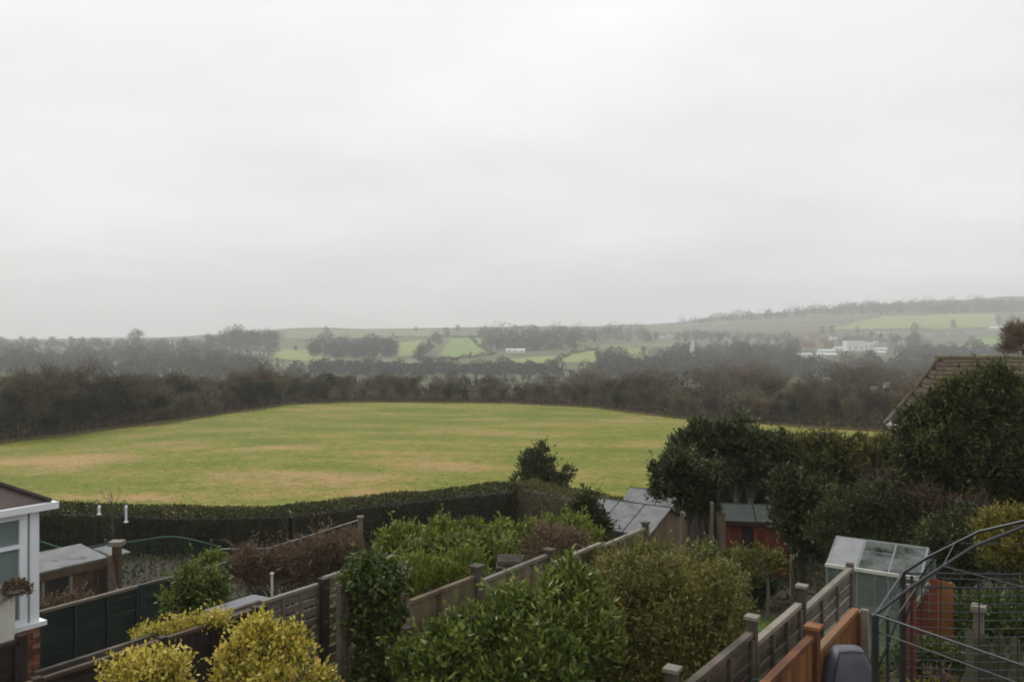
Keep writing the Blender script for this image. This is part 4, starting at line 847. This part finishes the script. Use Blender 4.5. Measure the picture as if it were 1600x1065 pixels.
def greenhouse():
    a, c = P(1308, 838, 15), P(1450, 855, 14.2); gl = H(a.x, a.y); r = empty('greenhouse', (a.x, a.y, gl), math.atan2(c.y - a.y, c.x - a.x)); tag(r, 'small aluminium greenhouse with cloudy glass behind the grey fence', 'greenhouse')
    ln, hw, zr = (c - a).xy.length, .62, a.z - gl; ze = zr - .33; fm = M['glasshouse_frame']
    def t(n, p, q, rad=.016): MB().tube([p, q], rad, 5).build(n, fm, r)
    for y in (-hw, hw):
        t('eave_bar', (0, y, ze), (ln, y, ze), .022); t('base_bar', (0, y, .1), (ln, y, .1), .02)
        for i in range(4): x = ln * i / 3; t('upright', (x, y, -.1), (x, y, ze)); t('rafter', (x, y, ze), (x, 0, zr), .018 if i % 3 else .024)
    t('ridge_bar', (0, 0, zr), (ln, 0, zr), .022)
    bar('gutter', M['cream'], r, (ln / 2, -hw - .03, ze - .005), (ln + .04, .05, .05))
    sl_ = math.atan2(zr - ze, hw); L2 = math.hypot(zr - ze, hw)
    for sg in (-1, 1):
        for i in range(3):
            m = M['cloudy_sheet'] if (i == 0 and sg < 0) else M['dirt_reflection_glass']
            add('roof_pane', ubox(m), None, r, (ln * (i + .5) / 3, sg * hw / 2, (zr + ze) / 2 + .012), (-sg * sl_, 0, 0), (ln / 3 - .035, L2 - .03, .006))
            add('wall_pane', ubox(M['wall_glass']), None, r, (ln * (i + .5) / 3, sg * hw, ze / 2 + .05), None, (ln / 3 - .035, .006, ze - .14))
    for x in (0, ln): 
        t('gable_bar', (x, 0, .1), (x, 0, zr)); MB().poly([(x - .003, -hw + .02, .12), (x - .003, hw - .02, .12), (x - .003, hw - .02, ze), (x - .003, 0, zr - .03), (x - .003, -hw + .02, ze)], [(0, 1, 2, 3, 4)]).build('gable_pane', M['wall_glass'], r)
    bar('staging', M['grey_wood'], r, (ln / 2, .25, .75), (ln - .1, .45, .04))
    return r
greenhouse()
#PART4
# ------------------------------------------------------------------ shrubs and trees of the gardens
def at(px, Y): return G(px, Y)
# near shrubs
def bush(name, label, cat, px, Y, blobs_px, nshoot, m, Ln, Wd, mat, seed, bark='bark', nst=10, group=None, depth_scale=1.0, **k):
    """blobs given as photo ellipses (px, py, half width, half height, depth offset) at distance Y, turned into metres round the base"""
    b = G(px, Y); s = Y / FPX; bl = []
    for e in blobs_px:
        cx, cy, rx, ry = e[:4]; dy = e[4] if len(e) > 4 else 0.0; yy = Y + dy; q = P(cx, cy, yy); f = yy / FPX
        bl.append((q.x - b.x, q.y - b.y, q.z - b.z, rx * f, (rx + ry) / 2 * f * depth_scale * (e[5] if len(e) > 5 else 1), ry * f))
    return shrub(name, label, cat, b, bl, nshoot, m, Ln, Wd, mat, seed, bark, nst, group, **k)
bush('laurel_bush', 'large glossy green laurel bush in the centre foreground', 'bush', 780, 10.2, [(695, 1025, 50, 44), (755, 1016, 60, 48, -.2), (830, 1000, 66, 58), (890, 960, 46, 48, .5), (820, 1060, 80, 52, -.5), (720, 1075, 60, 42, -.3), (900, 1020, 52, 55, .2), (655, 1045, 30, 40, .2), (880, 915, 32, 26, .8)], 9500, 5, .09, .04, L['laurel'], 101, sprig=.025, low=-.7, spread=.05, up=.6, rough=.2, nst=16)
bush('mixed_bush', 'broad rusty green bush filling the middle garden', 'bush', 1040, 12.6, [(965, 940, 58, 56), (1030, 935, 72, 58, .2), (1100, 950, 62, 62), (1128, 975, 34, 46, .1), (1000, 990, 70, 46, -.5), (1080, 995, 70, 46, -.5), (955, 900, 38, 28, .8), (1060, 900, 52, 28, .8), (1115, 920, 40, 30, .6), (960, 1015, 50, 34, -.3), (1040, 1025, 60, 30, -.6), (1110, 1020, 50, 34, -.5), (1135, 1005, 28, 34, -.2)], 9500, 5, .075, .03, L['mixed'], 102, low=-.8, spread=.05, up=.5, wild=.9, rough=.25, nst=18)
bush('tangled_growth', 'low tangled growth joining the laurel and the broad bush', 'bush', 930, 12.0, [(930, 985, 40, 40), (935, 940, 34, 36, .5), (925, 1035, 44, 34), (985, 1048, 44, 20, -.2), (1045, 1052, 40, 14, -.3)], 2200, 5, .08, .028, L['mixed'], 161, spread=.07, wild=1.0, low=-.8)
bush('pale_grass_clump', 'yellow olive spray of fine stems on top of the broad bush', 'shrub', 1020, 14.2, [(1000, 888, 56, 24), (1065, 897, 48, 20), (1110, 920, 46, 32, -.4), (945, 900, 36, 22)], 2600, 5, .12, .022, L['olive'], 103, spread=.05, up=1.2, nst=8)
bush('variegated_shrub', 'bright yellow variegated shrub before the dark fence', 'shrub', 420, 10.4, [(412, 1000, 30, 24), (448, 1018, 24, 28, .1), (375, 1032, 28, 22), (418, 1056, 40, 26, -.2), (462, 1030, 18, 18), (362, 1068, 28, 20), (500, 1070, 30, 14, -.1), (402, 984, 20, 16)], 1500, 6, .066, .04, L['yellow'], 104, sprig=.02, spread=.035, up=.7, rough=.28, nst=12)
bush('variegated_shrub', 'small yellow variegated shrub at the bottom edge, lower left', 'shrub', 236, 9.3, [(205, 1062, 32, 28), (245, 1055, 34, 32), (268, 1045, 20, 24), (225, 1080, 50, 30)], 800, 6, .06, .03, L['yellow'], 105, sprig=.02, spread=.03, up=.7, rough=.28, nst=8)
bush('variegated_creeper', 'strip of yellow creeper spilling over the dark fence top', 'creeper', 270, 12.1, [(235, 994, 24, 12), (265, 988, 26, 13), (295, 982, 24, 12), (322, 975, 18, 10), (345, 968, 14, 8)], 700, 5, .055, .028, L['yellow'], 106, sprig=0, spread=.03, up=.5, rough=.25, nst=6)
bush('ivy', 'dark ivy smothering a trellis post left of centre', 'ivy', 580, 11.6, [(580, 904, 32, 22), (562, 938, 24, 40), (602, 938, 20, 44), (552, 990, 14, 46), (610, 978, 12, 40), (582, 990, 16, 36), (575, 1056, 30, 30), (568, 896, 20, 12)], 2600, 5, .075, .05, L['ivy'], 107, spread=.05, up=.2, wild=.9, rough=.28, nst=8)
def trellis():
    b = G(583, 11.9); r = empty('trellis', b, PHI); tag(r, 'weathered trellis panel and posts under the ivy', 'trellis'); z = P(583, 885, 11.9).z - b.z
    for x in (-.6, .0, .55): bar('post', M['grey_wood'], r, (x, 0, z / 2 - .1), (.08, .08, z))
    for i in range(9):
        bar('lath', M['lichen_wood'], r, (-.03 + .0 * i, -.055, .28 + i * (z - .6) / 9), (1.15, .012, .03), (0, .0, 0))
    for i in range(8): bar('lath', M['lichen_wood'], r, (-.55 + i * .15, -.07, z / 2), (.03, .012, z * .85))
trellis()
# shrubs behind the centre fence
bush('lime_shrub', 'lime green shrub topping the row behind the centre fence', 'shrub', 690, 17.5, [(640, 862, 38, 30), (690, 856, 46, 28), (750, 854, 50, 28, .4), (622, 848, 24, 18)], 3000, 5, .09, .045, L['lime'], 108, spread=.06, up=.7, rough=.25)
bush('lime_shrub', 'lime green shrub beside the grey roofed sheds', 'shrub', 850, 19, [(800, 848, 44, 22), (860, 845, 46, 24), (900, 835, 34, 24), (910, 855, 32, 28)], 2600, 5, .09, .045, L['lime'], 109, spread=.06, up=.7, rough=.25)
bush('dark_shrub', 'dark green shrub in the middle of the lime shrubs', 'shrub', 745, 16, [(735, 876, 44, 28), (700, 880, 30, 24), (768, 880, 32, 24), (655, 872, 22, 20)], 2200, 5, .09, .045, L['laurel'], 110, spread=.06, up=.5, rough=.25)
bush('dark_shrub', 'dark upright shrub touching the three panel shed roof', 'shrub', 920, 20, [(915, 820, 30, 36), (930, 845, 24, 36), (895, 860, 30, 30)], 1500, 5, .10, .05, L['dark'], 111, spread=.06, up=.6, rough=.28)
bush('grassy_shrub', 'soft grass green shrub between ivy and centre fence', 'shrub', 690, 13.6, [(660, 905, 46, 38), (705, 905, 42, 30), (645, 925, 30, 40), (730, 890, 28, 24)], 2200, 6, .10, .02, L['lime'], 112, spread=.05, up=1.0, rough=.2)
bush('russet_shrub', 'thin brown twiggy shrub behind the centre fence', 'shrub', 850, 17, [(845, 855, 46, 24), (890, 855, 36, 26), (905, 875, 26, 24)], 1000, 5, .10, .02, L['russet'], 113, spread=.08, up=.6, rough=.3, nst=20)
bush('russet_hedge', 'reddish brown bare twig hedge left of centre', 'hedge', 460, 18, [(400, 890, 38, 22), (450, 882, 44, 26), (508, 872, 40, 30), (538, 862, 26, 26), (430, 908, 48, 24), (500, 902, 48, 26), (378, 898, 26, 18)], 3800, 5, .14, .018, L['russet'], 114, spread=.09, up=.7, wild=1.0, rough=.2, nst=40)
bush('garden_shrub', 'small green shrub between the green and dark fences', 'shrub', 305, 14.6, [(300, 925, 30, 26), (325, 935, 26, 24), (280, 945, 22, 22), (335, 915, 18, 16)], 900, 5, .09, .04, L['laurel'], 115, spread=.06, up=.5, rough=.3)
bush('pale_creeper', 'pale lime creeper at the far end of the green fence', 'creeper', 330, 17.2, [(325, 876, 14, 6), (340, 874, 10, 6)], 160, 5, .07, .04, L['lime'], 116, spread=.03, nst=4)
bush('brown_shrub', 'dull brown low plants between aviary and green fence', 'shrub', 110, 15.8, [(84, 950, 18, 8), (105, 946, 18, 8), (130, 945, 18, 6)], 400, 4, .09, .03, L['russet'], 117, spread=.06, nst=10)
# trees and shrubs right of the sheds
def btree(name, label, px, Y, blobs, nsh, m, Ln, Wd, mat, seed, trunks, bark='bark', **k):
    o = bush(name, label, 'tree', px, Y, blobs, nsh, m, Ln, Wd, mat, seed, bark, 0, leafpart='crown', **k); b = o.location
    for i, (tx, ty, r0) in enumerate(trunks):
        q = P(tx, ty, Y) - b; mb = MB(); e = Vector((q.x * .8, q.y, H(b.x + q.x, b.y) - b.z - .1)); mb.tube([e, (e + q) / 2 + Vector((R.uniform(-.05, .05), 0, 0)), q], [r0, r0 * .8, r0 * .5], 7)
        for j in range(5): a = R.uniform(0, 6.28); mb.tube([e.lerp(q, .7 + .05 * j), q + Vector((math.cos(a) * .5, math.sin(a) * .5, .35))], [r0 * .45, r0 * .15], 5, False)
        mb.build('trunk', M[bark], o)
    return o
btree('round_tree', 'small round topped tree beside the three panel shed', 1082, 23, [(1070, 750, 46, 34), (1095, 765, 36, 34), (1055, 770, 32, 28), (1080, 792, 30, 26)], 3000, 5, .13, .055, L['dark'], 121, [(1075, 790, .06), (1092, 790, .05), (1108, 780, .05)], rough=.22, spread=.07)
btree('evergreen_tree', 'broad dark evergreen tree standing above the red shed', 1135, 28, [(1105, 700, 50, 34), (1150, 695, 50, 32), (1085, 715, 34, 26), (1180, 715, 42, 40), (1135, 735, 60, 38), (1195, 745, 36, 40)], 4200, 5, .16, .07, L['dark'], 122, [(1120, 750, .09), (1150, 752, .08), (1175, 755, .08)], 'pale_bark', rough=.24, spread=.09)
btree('olive_tree', 'olive green tree right of the broad evergreen', 1245, 28.5, [(1225, 715, 42, 32), (1265, 720, 44, 34), (1240, 750, 46, 34), (1285, 755, 40, 34)], 3000, 5, .15, .06, L['olive'], 123, [(1235, 760, .08), (1270, 760, .07)], rough=.26, spread=.09)
btree('olive_tree', 'olive green tree left of the great conifer', 1345, 28.5, [(1320, 718, 42, 32), (1365, 722, 44, 34), (1340, 752, 50, 34), (1385, 755, 40, 40), (1400, 720, 26, 26)], 3200, 5, .15, .06, L['olive'], 124, [(1330, 765, .08), (1370, 765, .08)], rough=.26, spread=.09)
btree('great_conifer', 'great dark conifer rising in front of the tiled house', 1510, 20.5, [(1490, 655, 48, 42), (1550, 630, 38, 46), (1600, 660, 56, 50), (1450, 690, 38, 42), (1520, 705, 90, 55, -.3), (1440, 740, 36, 50), (1500, 775, 75, 55, -.3), (1600, 740, 80, 80), (1670, 700, 80, 80, .5), (1556, 594, 17, 20), (1525, 612, 22, 20), (1580, 612, 18, 20), (1480, 636, 30, 26), (1445, 660, 26, 26), (1425, 690, 22, 30), (1425, 730, 26, 40), (1462, 640, 24, 22), (1498, 618, 24, 22), (1440, 680, 30, 34), (1470, 665, 30, 30), (1600, 820, 60, 50), (1440, 790, 40, 30)], 15500, 5, .15, .045, L['conifer'], 125, [(1520, 700, .16)], rough=.3, spread=.08, up=.2)
bush('dark_shrub', 'tall dark shrub between the red shed and the greenhouse', 'shrub', 1250, 20, [(1245, 775, 32, 36), (1260, 810, 36, 46), (1240, 835, 30, 40), (1280, 850, 34, 50), (1230, 760, 22, 22)], 3000, 5, .11, .05, L['dark'], 126, spread=.07, rough=.25)
bush('rounded_shrub', 'rounded dark green shrub behind the greenhouse', 'shrub', 1365, 18.5, [(1330, 805, 42, 36), (1380, 805, 50, 36), (1415, 820, 34, 34), (1360, 840, 70, 40), (1310, 850, 40, 46)], 3600, 5, .085, .03, L['dark'], 127, spread=.06, rough=.16, up=.7)
bush('russet_shrub', 'dark reddish shrub under the great conifer', 'shrub', 1480, 18.5, [(1465, 800, 36, 26), (1505, 805, 34, 28), (1440, 790, 30, 24), (1400, 775, 34, 20, 2), (1370, 760, 30, 18, 4)], 1500, 5, .10, .03, L['dark_russet'], 128, spread=.08, rough=.3, nst=20)
bush('dark_shrub', 'black green shrub below the reddish one, right of the greenhouse', 'shrub', 1490, 16.5, [(1470, 850, 40, 46), (1510, 855, 36, 50), (1545, 880, 60, 50), (1600, 900, 70, 60), (1480, 900, 50, 50)], 3400, 5, .09, .04, L['dark'], 129, spread=.07, rough=.25)
bush('dark_shrub', 'low dark shrub behind the mossy pickets', 'shrub', 1560, 11.6, [(1510, 985, 34, 40), (1560, 980, 44, 44), (1620, 985, 50, 48), (1680, 990, 50, 50), (1500, 1030, 30, 30)], 2200, 5, .08, .035, L['ivy'], 162, spread=.06, rough=.25)
bush('dark_shrub', 'low dark plants at the foot of the red brown screen', 'shrub', 1450, 10.9, [(1425, 1040, 30, 22), (1465, 1035, 30, 24), (1495, 1030, 22, 24)], 700, 5, .07, .03, L['ivy'], 163, spread=.05, rough=.25)
bush('golden_hedge', 'yellow green hedge at the right edge above the gazebo', 'hedge', 1590, 13.2, [(1555, 832, 30, 30), (1600, 828, 44, 30), (1650, 835, 50, 34), (1560, 865, 34, 34), (1610, 870, 60, 40)], 2400, 5, .07, .03, L['gold'], 130, spread=.04, rough=.15, up=.7)
btree('ornamental_tree', 'small pale stemmed tree on the middle lawn', 1200, 18.6, [(1180, 878, 26, 14), (1208, 874, 20, 14), (1158, 888, 24, 12), (1215, 886, 14, 10)], 520, 5, .09, .04, L['mixed'], 131, [(1198, 880, .045)], 'pale_bark', rough=.35, spread=.08, depth=.5)
bush('green_shrub', 'leafy green shrub before the red shed', 'shrub', 1140, 19.5, [(1120, 882, 32, 14), (1160, 888, 28, 15), (1150, 902, 36, 18), (1105, 874, 16, 9)], 1700, 5, .10, .05, L['laurel'], 132, spread=.07, rough=.28)
bush('dark_shrub', 'low dark shrub at the foot of the ornamental tree', 'shrub', 1190, 20.5, [(1165, 915, 34, 22), (1190, 925, 24, 20)], 700, 5, .09, .04, L['dark'], 133, spread=.06)
for px, Y, pt, lb in ((1112, 22.5, 785, 'pale bare post under the round topped tree'), (1238, 21.5, 868, 'grey wooden post at the back of the middle lawn'), (1066, 22.2, 800, 'dark leaning post beside the three panel shed'), (1130, 22.8, 800, 'thin pale pole between round tree and red shed')):
    b = G(px, Y); z = P(px, pt, Y).z - b.z; r = empty('wooden_post', b); tag(r, lb, 'post'); MB().box(-.045, .045, -.045, .045, -.2, z).build('shaft', M['pale_bark'], r); MB().poly([(-.05, -.05, z), (.05, -.05, z), (.05, .05, z), (-.05, .05, z), (0, 0, z + .05)], [(0, 1, 4), (1, 2, 4), (2, 3, 4), (3, 0, 4), (3, 2, 1, 0)]).build('cap', M['pale_wood'], r)
def stones(px, Y, label, seed, n=7, sz=.16):
    rr = random.Random(seed); b = G(px, Y)
    r = empty('stone_heap', b); tag(r, label, 'stones')
    for i in range(n):
        rad = sz * rr.uniform(.6, 1.1); m = MB(); prof = [(rad * .4, 0), (rad, rad * .3), (rad * .85, rad * .75), (rad * .3, rad)]; m.lathe(prof, 7)
        for v in m.V: v.x *= rr.uniform(.9, 1.1); v.y *= rr.uniform(.9, 1.1)
        m.build('stone', M['stone'], r, (rr.uniform(-.3, .3), rr.uniform(-.2, .2), .14 * (i % 3) * sz / .16), (rr.uniform(-.3, .3), rr.uniform(-.3, .3), rr.uniform(0, 6)))
# a raised stone trough with stones behind the centre fence
def trough():
    Y = 14.6; b = G(795, Y); r = empty('bird_table', b); tag(r, 'brown bird table with a pitched lid behind the centre fence', 'bird table'); z = P(795, 884, Y).z - b.z
    MB().tube([(0, 0, -.2), (0, 0, z)], .05, 8).build('post', M['brown_wood'], r); bar('tray', M['bark'], r, (0, 0, z), (.42, .36, .04))
    for x in (-.17, .17): bar('upright', M['brown_wood'], r, (x, .0, z + .07), (.03, .03, .12))
    for sg in (-1, 1): bar('roof_board', M['bark'], r, (0, sg * .09, z + .15), (.38, .2, .02), (-sg * .42, 0, 0))
trough()
# ------------------------------------------------------------------ tiled house behind the conifer
def tiled_house():
    R0, E0 = P(1466, 561, 34), P(1386, 662, 29.6); o = empty('tiled_house', (R0.x, R0.y, H(R0.x, R0.y))); tag(o, 'house with mossy brown tiled roof behind the great conifer', 'house'); b = o.location
    a, e = R0 - b, E0 - b; e2 = Vector((e.x + .7, e.y + 2.0, e.z - .15)); far = 12
    deck = MB().poly([a, e, Vector((e.x + far, e.y, e.z)), Vector((a.x + far, a.y, a.z)), e2, Vector((a.x + far, 2 * a.y - e.y, e.z)), Vector((a.x + 1, 2 * a.y - e.y, e.z))], [(0, 1, 2, 3), (1, 0, 4), (0, 3, 5, 6)]).build('roof', M['brown_roof'], o)
    tm = MB().box(-.155, .155, -.20, .20, -.012, .012).mesh('tile', TILE)
    sl_ = math.atan2(a.z - e.z, a.y - e.y); L2 = math.hypot(a.z - e.z, a.y - e.y); n = 14
    for k in range(n):
        f = (k + .5) / n; y = e.y + (a.y - e.y) * f; z = e.z + (a.z - e.z) * f; xs = e.x + (a.x - e.x) * f
        for j in range(20): add('tile', tm, None, deck, (xs + .2 + j * .315 + (.155 if k % 2 else 0), y, z + .045 + R.uniform(-.004, .006)), (sl_ - .07, R.uniform(-.012, .012), 0))
    MB().tube([a + Vector((-.1, 0, .05)), a + Vector((far, 0, .05))], .10, 8).build('ridge', M['lichen_wood'], deck); MB().tube([a + Vector((0, 0, .04)), e + Vector((0, 0, .05))], .06, 6).build('hip_ridge', TILE, deck)
    bar('fascia', M['cream'], o, ((e.x + far / 2), e.y - .02, e.z - .1), (far, .04, .2)); MB().tube([e + Vector((0, -.05, -.05)), e + Vector((1.0, .9, .38))], .07, 5).build('barge_board', M['cream'], o)
    MB().box(a.x + .6, e.x + far, e.y + .5, a.y, -1, e.z - .1).build('wall', M['brick'], o)
    for x in (2.5, 5.5, 8.5): f = bar('window', FARGLASS, o, (e.x + x, e.y + .49, e.z - 1.2), (1.4, .04, 1.2)); 
TILE = plain('tile', [(.045, .032, .022), (.075, .054, .034), (.08, .068, .036), (.06, .062, .028)], 1.4, .9, bump=.3, objrand=.7)
tiled_house()
btree('bare_red_tree', 'reddish bare tree at the right edge above the tiled roof', 1590, 60, [(1600, 540, 32, 26), (1585, 530, 18, 22), (1625, 545, 30, 30)], 1500, 5, .55, .04, L['russet'], 141, [(1600, 545, .14)], rough=.3, spread=.3, depth=.5, up=.6, sprig=0)
for px, lb in ((1366, 'small white hut among the trees right of the field'), (1385, 'second small white hut among the trees right of the field')):
    o = empty('hut', G(px, 118)); tag(o, lb, 'hut'); z = P(px, 606 if px < 1380 else 600, 118).z - o.location.z
    MB().box(-.3, .3, -.3, .3, z - .45, z).build('wall', WALLS['grey'], o); MB().poly([(-.42, -.4, z), (.42, -.4, z), (.42, .4, z), (-.42, .4, z), (-.42, 0, z + .25), (.42, 0, z + .25)], [(0, 1, 5, 4), (3, 4, 5, 2), (0, 4, 3), (1, 2, 5), (3, 2, 1, 0)]).build('roof', ROOFS['slate'], o); MB().box(-.3, .3, -.25, .25, -1, z - .5).build('plinth', M['bark'], o)

# ------------------------------------------------------------------ right foreground: gazebo frame, barbecue, pickets, pots
M['wire'] = plain('wire', [(.03, .032, .034), (.075, .078, .08)], 4, .45)
def gazebo():
    c = Vector((3.93, 6.43)); gz = H(c.x, c.y); r = empty('gazebo_frame', (c.x, c.y, gz)); tag(r, 'bare black metal gazebo frame with wires, right foreground', 'gazebo'); zr = EYE - 2.1 - gz; za = EYE - 1.36 - gz; rad = 1.28
    K = [Vector((rad * math.cos(math.radians(178 - 60 * i)), rad * math.sin(math.radians(178 - 60 * i)), zr)) for i in range(6)]; bm = M['black_metal']
    for k in K:
        gk = H(c.x + k.x, c.y + k.y) - gz; MB().tube([(k.x, k.y, gk - .1), k], .027, 8).build('post', bm, r)
        MB().tube([(k.x * .93, k.y * .93, gk - .1), k * .93 + Vector((0, 0, zr * .07))], .012, 6).build('inner_post', bm, r)
        MB().tube([k, k * .8 + Vector((0, 0, zr * .2 + .20)), k * .45 + Vector((0, 0, zr * .55 + .50)), Vector((0, 0, za))], .012, 7).build('roof_rib', bm, r)
        MB().tube([k + Vector((0, 0, -.45)), k * .86 + Vector((0, 0, zr * .14 + .02)), k * .74 + Vector((0, 0, zr * .26 + .25))], .008, 6).build('brace', bm, r)
    for i in range(6):
        a, b_ = K[i], K[(i + 1) % 6]
        MB().tube([a, b_], .009, 6).build('top_rail', bm, r); MB().tube([a - Vector((0, 0, .12)), b_ - Vector((0, 0, .12))], .006, 6).build('lower_rail', M['wire'] if i == 0 else bm, r)
        h = (a + b_) / 2 * .62 + Vector((0, 0, zr * .38 + .34)); MB().tube([a * .62 + Vector((0, 0, zr * .38 + .36)), b_ * .62 + Vector((0, 0, zr * .38 + .36))], .004, 5).build('roof_wire', M['wire'], r)
        if i in (1, 2, 3):
            for j in range(15): MB().tube([a - Vector((0, 0, .03 + .07 * j)), (a + b_) / 2 - Vector((0, 0, .05 + .07 * j)), b_ - Vector((0, 0, .03 + .07 * j))], .0045, 5).build('wire', M['wire'], r)
            for j in range(1, 8): q = a.lerp(b_, j / 8); MB().tube([(q.x, q.y, .0), q], .006, 5).build('wire', bm, r)
    MB().lathe([(.05, za - .04), (.06, za), (.03, za + .05), (.035, za + .09), (.005, za + .16)], 10).build('finial', bm, r)
gazebo()
def barbecue():
    b = G(1325, 8.2); r = empty('covered_barbecue', b); tag(r, 'grey fabric covered barbecue in front of the orange fence', 'barbecue'); z = P(1325, 1012, 8.2).z - b.z; n = 20; prof = []
    for k in range(12):
        t = k / 11; hh = z * (.35 + .65 * t) if k else z * .3; rr_ = .23 * (1 - max(0, (t - .62) / .38) ** 1.6 * .52)
        prof.append((rr_, hh))
    m = MB(); m.lathe(prof + [(.03, z + .005)], n)
    for i, v in enumerate(m.V):
        a = math.atan2(v.y, v.x); f = (abs(math.cos(a)) ** 4 + abs(math.sin(a)) ** 4) ** -.25; f *= 1 + .04 * math.sin(a * 5 + v.z * 3) * (1 - v.z / z + .15); v.x *= f * 1.12; v.y *= f * .85
    m.build('cover', M['grey_cover'], r, smooth=True)
    for sx in (-1, 1):
        MB().tube([(sx * .235, -.2, z * .45), (sx * .225, -.19, z * .72), (sx * .17, -.15, z * .92), (sx * .11, -.1, z * 1.0)], .006, 5).build('seam', M['black_metal'], r)
    MB().tube([(-.12, -.1, z * .995), (0, -.105, z * 1.006), (.12, -.1, z * .995)], .006, 5).build('seam', M['black_metal'], r); bar('strap', M['black_metal'], r, (0, -.2, z * .62), (.5, .02, .035))
    for a in (0.6, 2.7, 4.7): MB().tube([(.18 * math.cos(a), .15 * math.sin(a), z * .45), (.24 * math.cos(a), .2 * math.sin(a), -.05)], .015, 6).build('leg', M['black_metal'], r)
barbecue()
def pickets():
    b = G(1512, 10.0); r = empty('picket_fence', b, -GA); tag(r, 'mossy green picket fence behind the gazebo wires', 'fence'); z = P(1530, 992, 9.8).z - b.z
    for i in range(10):
        m = MB(); x = .02 + i * .15; m.poly([(-.045, -.01, -.1), (.045, -.01, -.1), (.045, .01, -.1), (-.045, .01, -.1), (-.045, -.01, z - .05), (.045, -.01, z - .05), (.045, .01, z - .05), (-.045, .01, z - .05), (0, -.01, z), (0, .01, z)], [(0, 1, 5, 8, 4), (3, 7, 9, 6, 2), (1, 2, 6, 5), (0, 4, 7, 3), (4, 8, 9, 7), (5, 6, 9, 8), (3, 2, 1, 0)])
        m.build('picket', M['mossy_wood'], r, (x, 0, R.uniform(-.03, .02)))
    for zz in (z * .3, z * .75): bar('cross_rail', M['mossy_wood'], r, (.7, .035, zz), (1.6, .04, .08))
    p = bar('post', M['grey_wood'], r, (.1, .09, z / 2 + .08), (.1, .1, z + .25)); add('cap', ubox(M['pale_wood']), None, p, (0, 0, .52), None, (1.5, 1.5, .04))
pickets()
def board_screen():
    b = G(1452, 11.6); r = empty('board_screen', b, -GA); tag(r, 'tall red brown board screen with a sloping side behind the gazebo post', 'screen'); z = P(1452, 903, 11.6).z - b.z
    for i in range(3): bar('board', M['orange_wood'] if i else M['red_wood'], r, (.05 + i * .095, 0, z / 2), (.09, .02, z - .02 * i))
    for i in range(4): h = z - .02 - .16 * (i + 1); bar('board', M['red_wood'], r, (-.045 - i * .08, .0, h / 2), (.075, .02, h))
    MB().tube([(-.33, -.03, z - .72), (.0, -.03, z - .06)], .03, 5).build('sloping_rail', M['pale_wood'], r); bar('cross_rail', M['brown_wood'], r, (-.0, .035, z * .35), (.8, .04, .07))
    r2 = empty('red_post', G(1424, 10.6)); tag(r2, 'pink topped red post left of the board screen', 'post'); z2 = P(1424, 918, 10.6).z - r2.location.z; bar('shaft', M['red_wood'], r2, (0, 0, z2 / 2), (.09, .09, z2)); bar('cap', M['pale_wood'], r2, (0, 0, z2 + .02), (.1, .1, .035))
board_screen()
def pot(px, Y, h, rad, mat, label, seed, plant=None, group=None):
    b = G(px, Y); r = empty('plant_pot', b); tag(r, label, 'plant pot', group)
    MB().lathe([(rad * .7, 0), (rad, h * .85), (rad * 1.1, h * .86), (rad * 1.1, h), (rad * .95, h), (rad * .9, h * .8)], 16).build('pot', M[mat], r, smooth=False)
    if plant: add('plant', foliage('pot_plant', [(0, 0, h + .1, rad * 1.3, rad * 1.3, .16)], 300, 5, .07, .025, L[plant], seed, spread=.05, depth=.5), None, r)
pot(1408, 9.7, .45, .16, 'cream', 'pale pot at the foot of the gazebo posts', 151); pot(1440, 9.9, .38, .15, 'pale_wood', 'buff pot right of the pale pot', 152, 'gold'); pot(1475, 10.4, .35, .14, 'brick', 'terracotta pot left of the picket fence', 153, 'russet')
pot(1352, 10.9, .5, .13, 'green_metal', 'green tub beyond the covered barbecue', 154, 'lime')
def watering_can():
    b = W(7.65, 2.56); r = empty('watering_can', (b.x, b.y, b.z)); tag(r, 'pale green watering can hung between the grey and orange fences', 'watering can'); z = P(1196, 1052, 8.1).z - b.z
    MB().lathe([(.09, z - .2), (.1, z - .19), (.085, z + .02), (.06, z + .06), (.03, z + .065)], 14).build('body', M['green_metal'], r); MB().tube([(.08, 0, z - .15), (.17, 0, z - .02), (.24, 0, z + .08)], [.025, .018, .03], 8).build('spout', M['green_metal'], r)
    MB().tube([(-.08, 0, z - .1), (-.17, 0, z - .02), (-.1, 0, z + .09), (0, 0, z + .07)], .012, 6).build('handle', M['green_metal'], r); MB().tube([(0, 0, -.05), (0, 0, z - .19)], .03, 8).build('stand', M['pale_wood'], r)
watering_can()
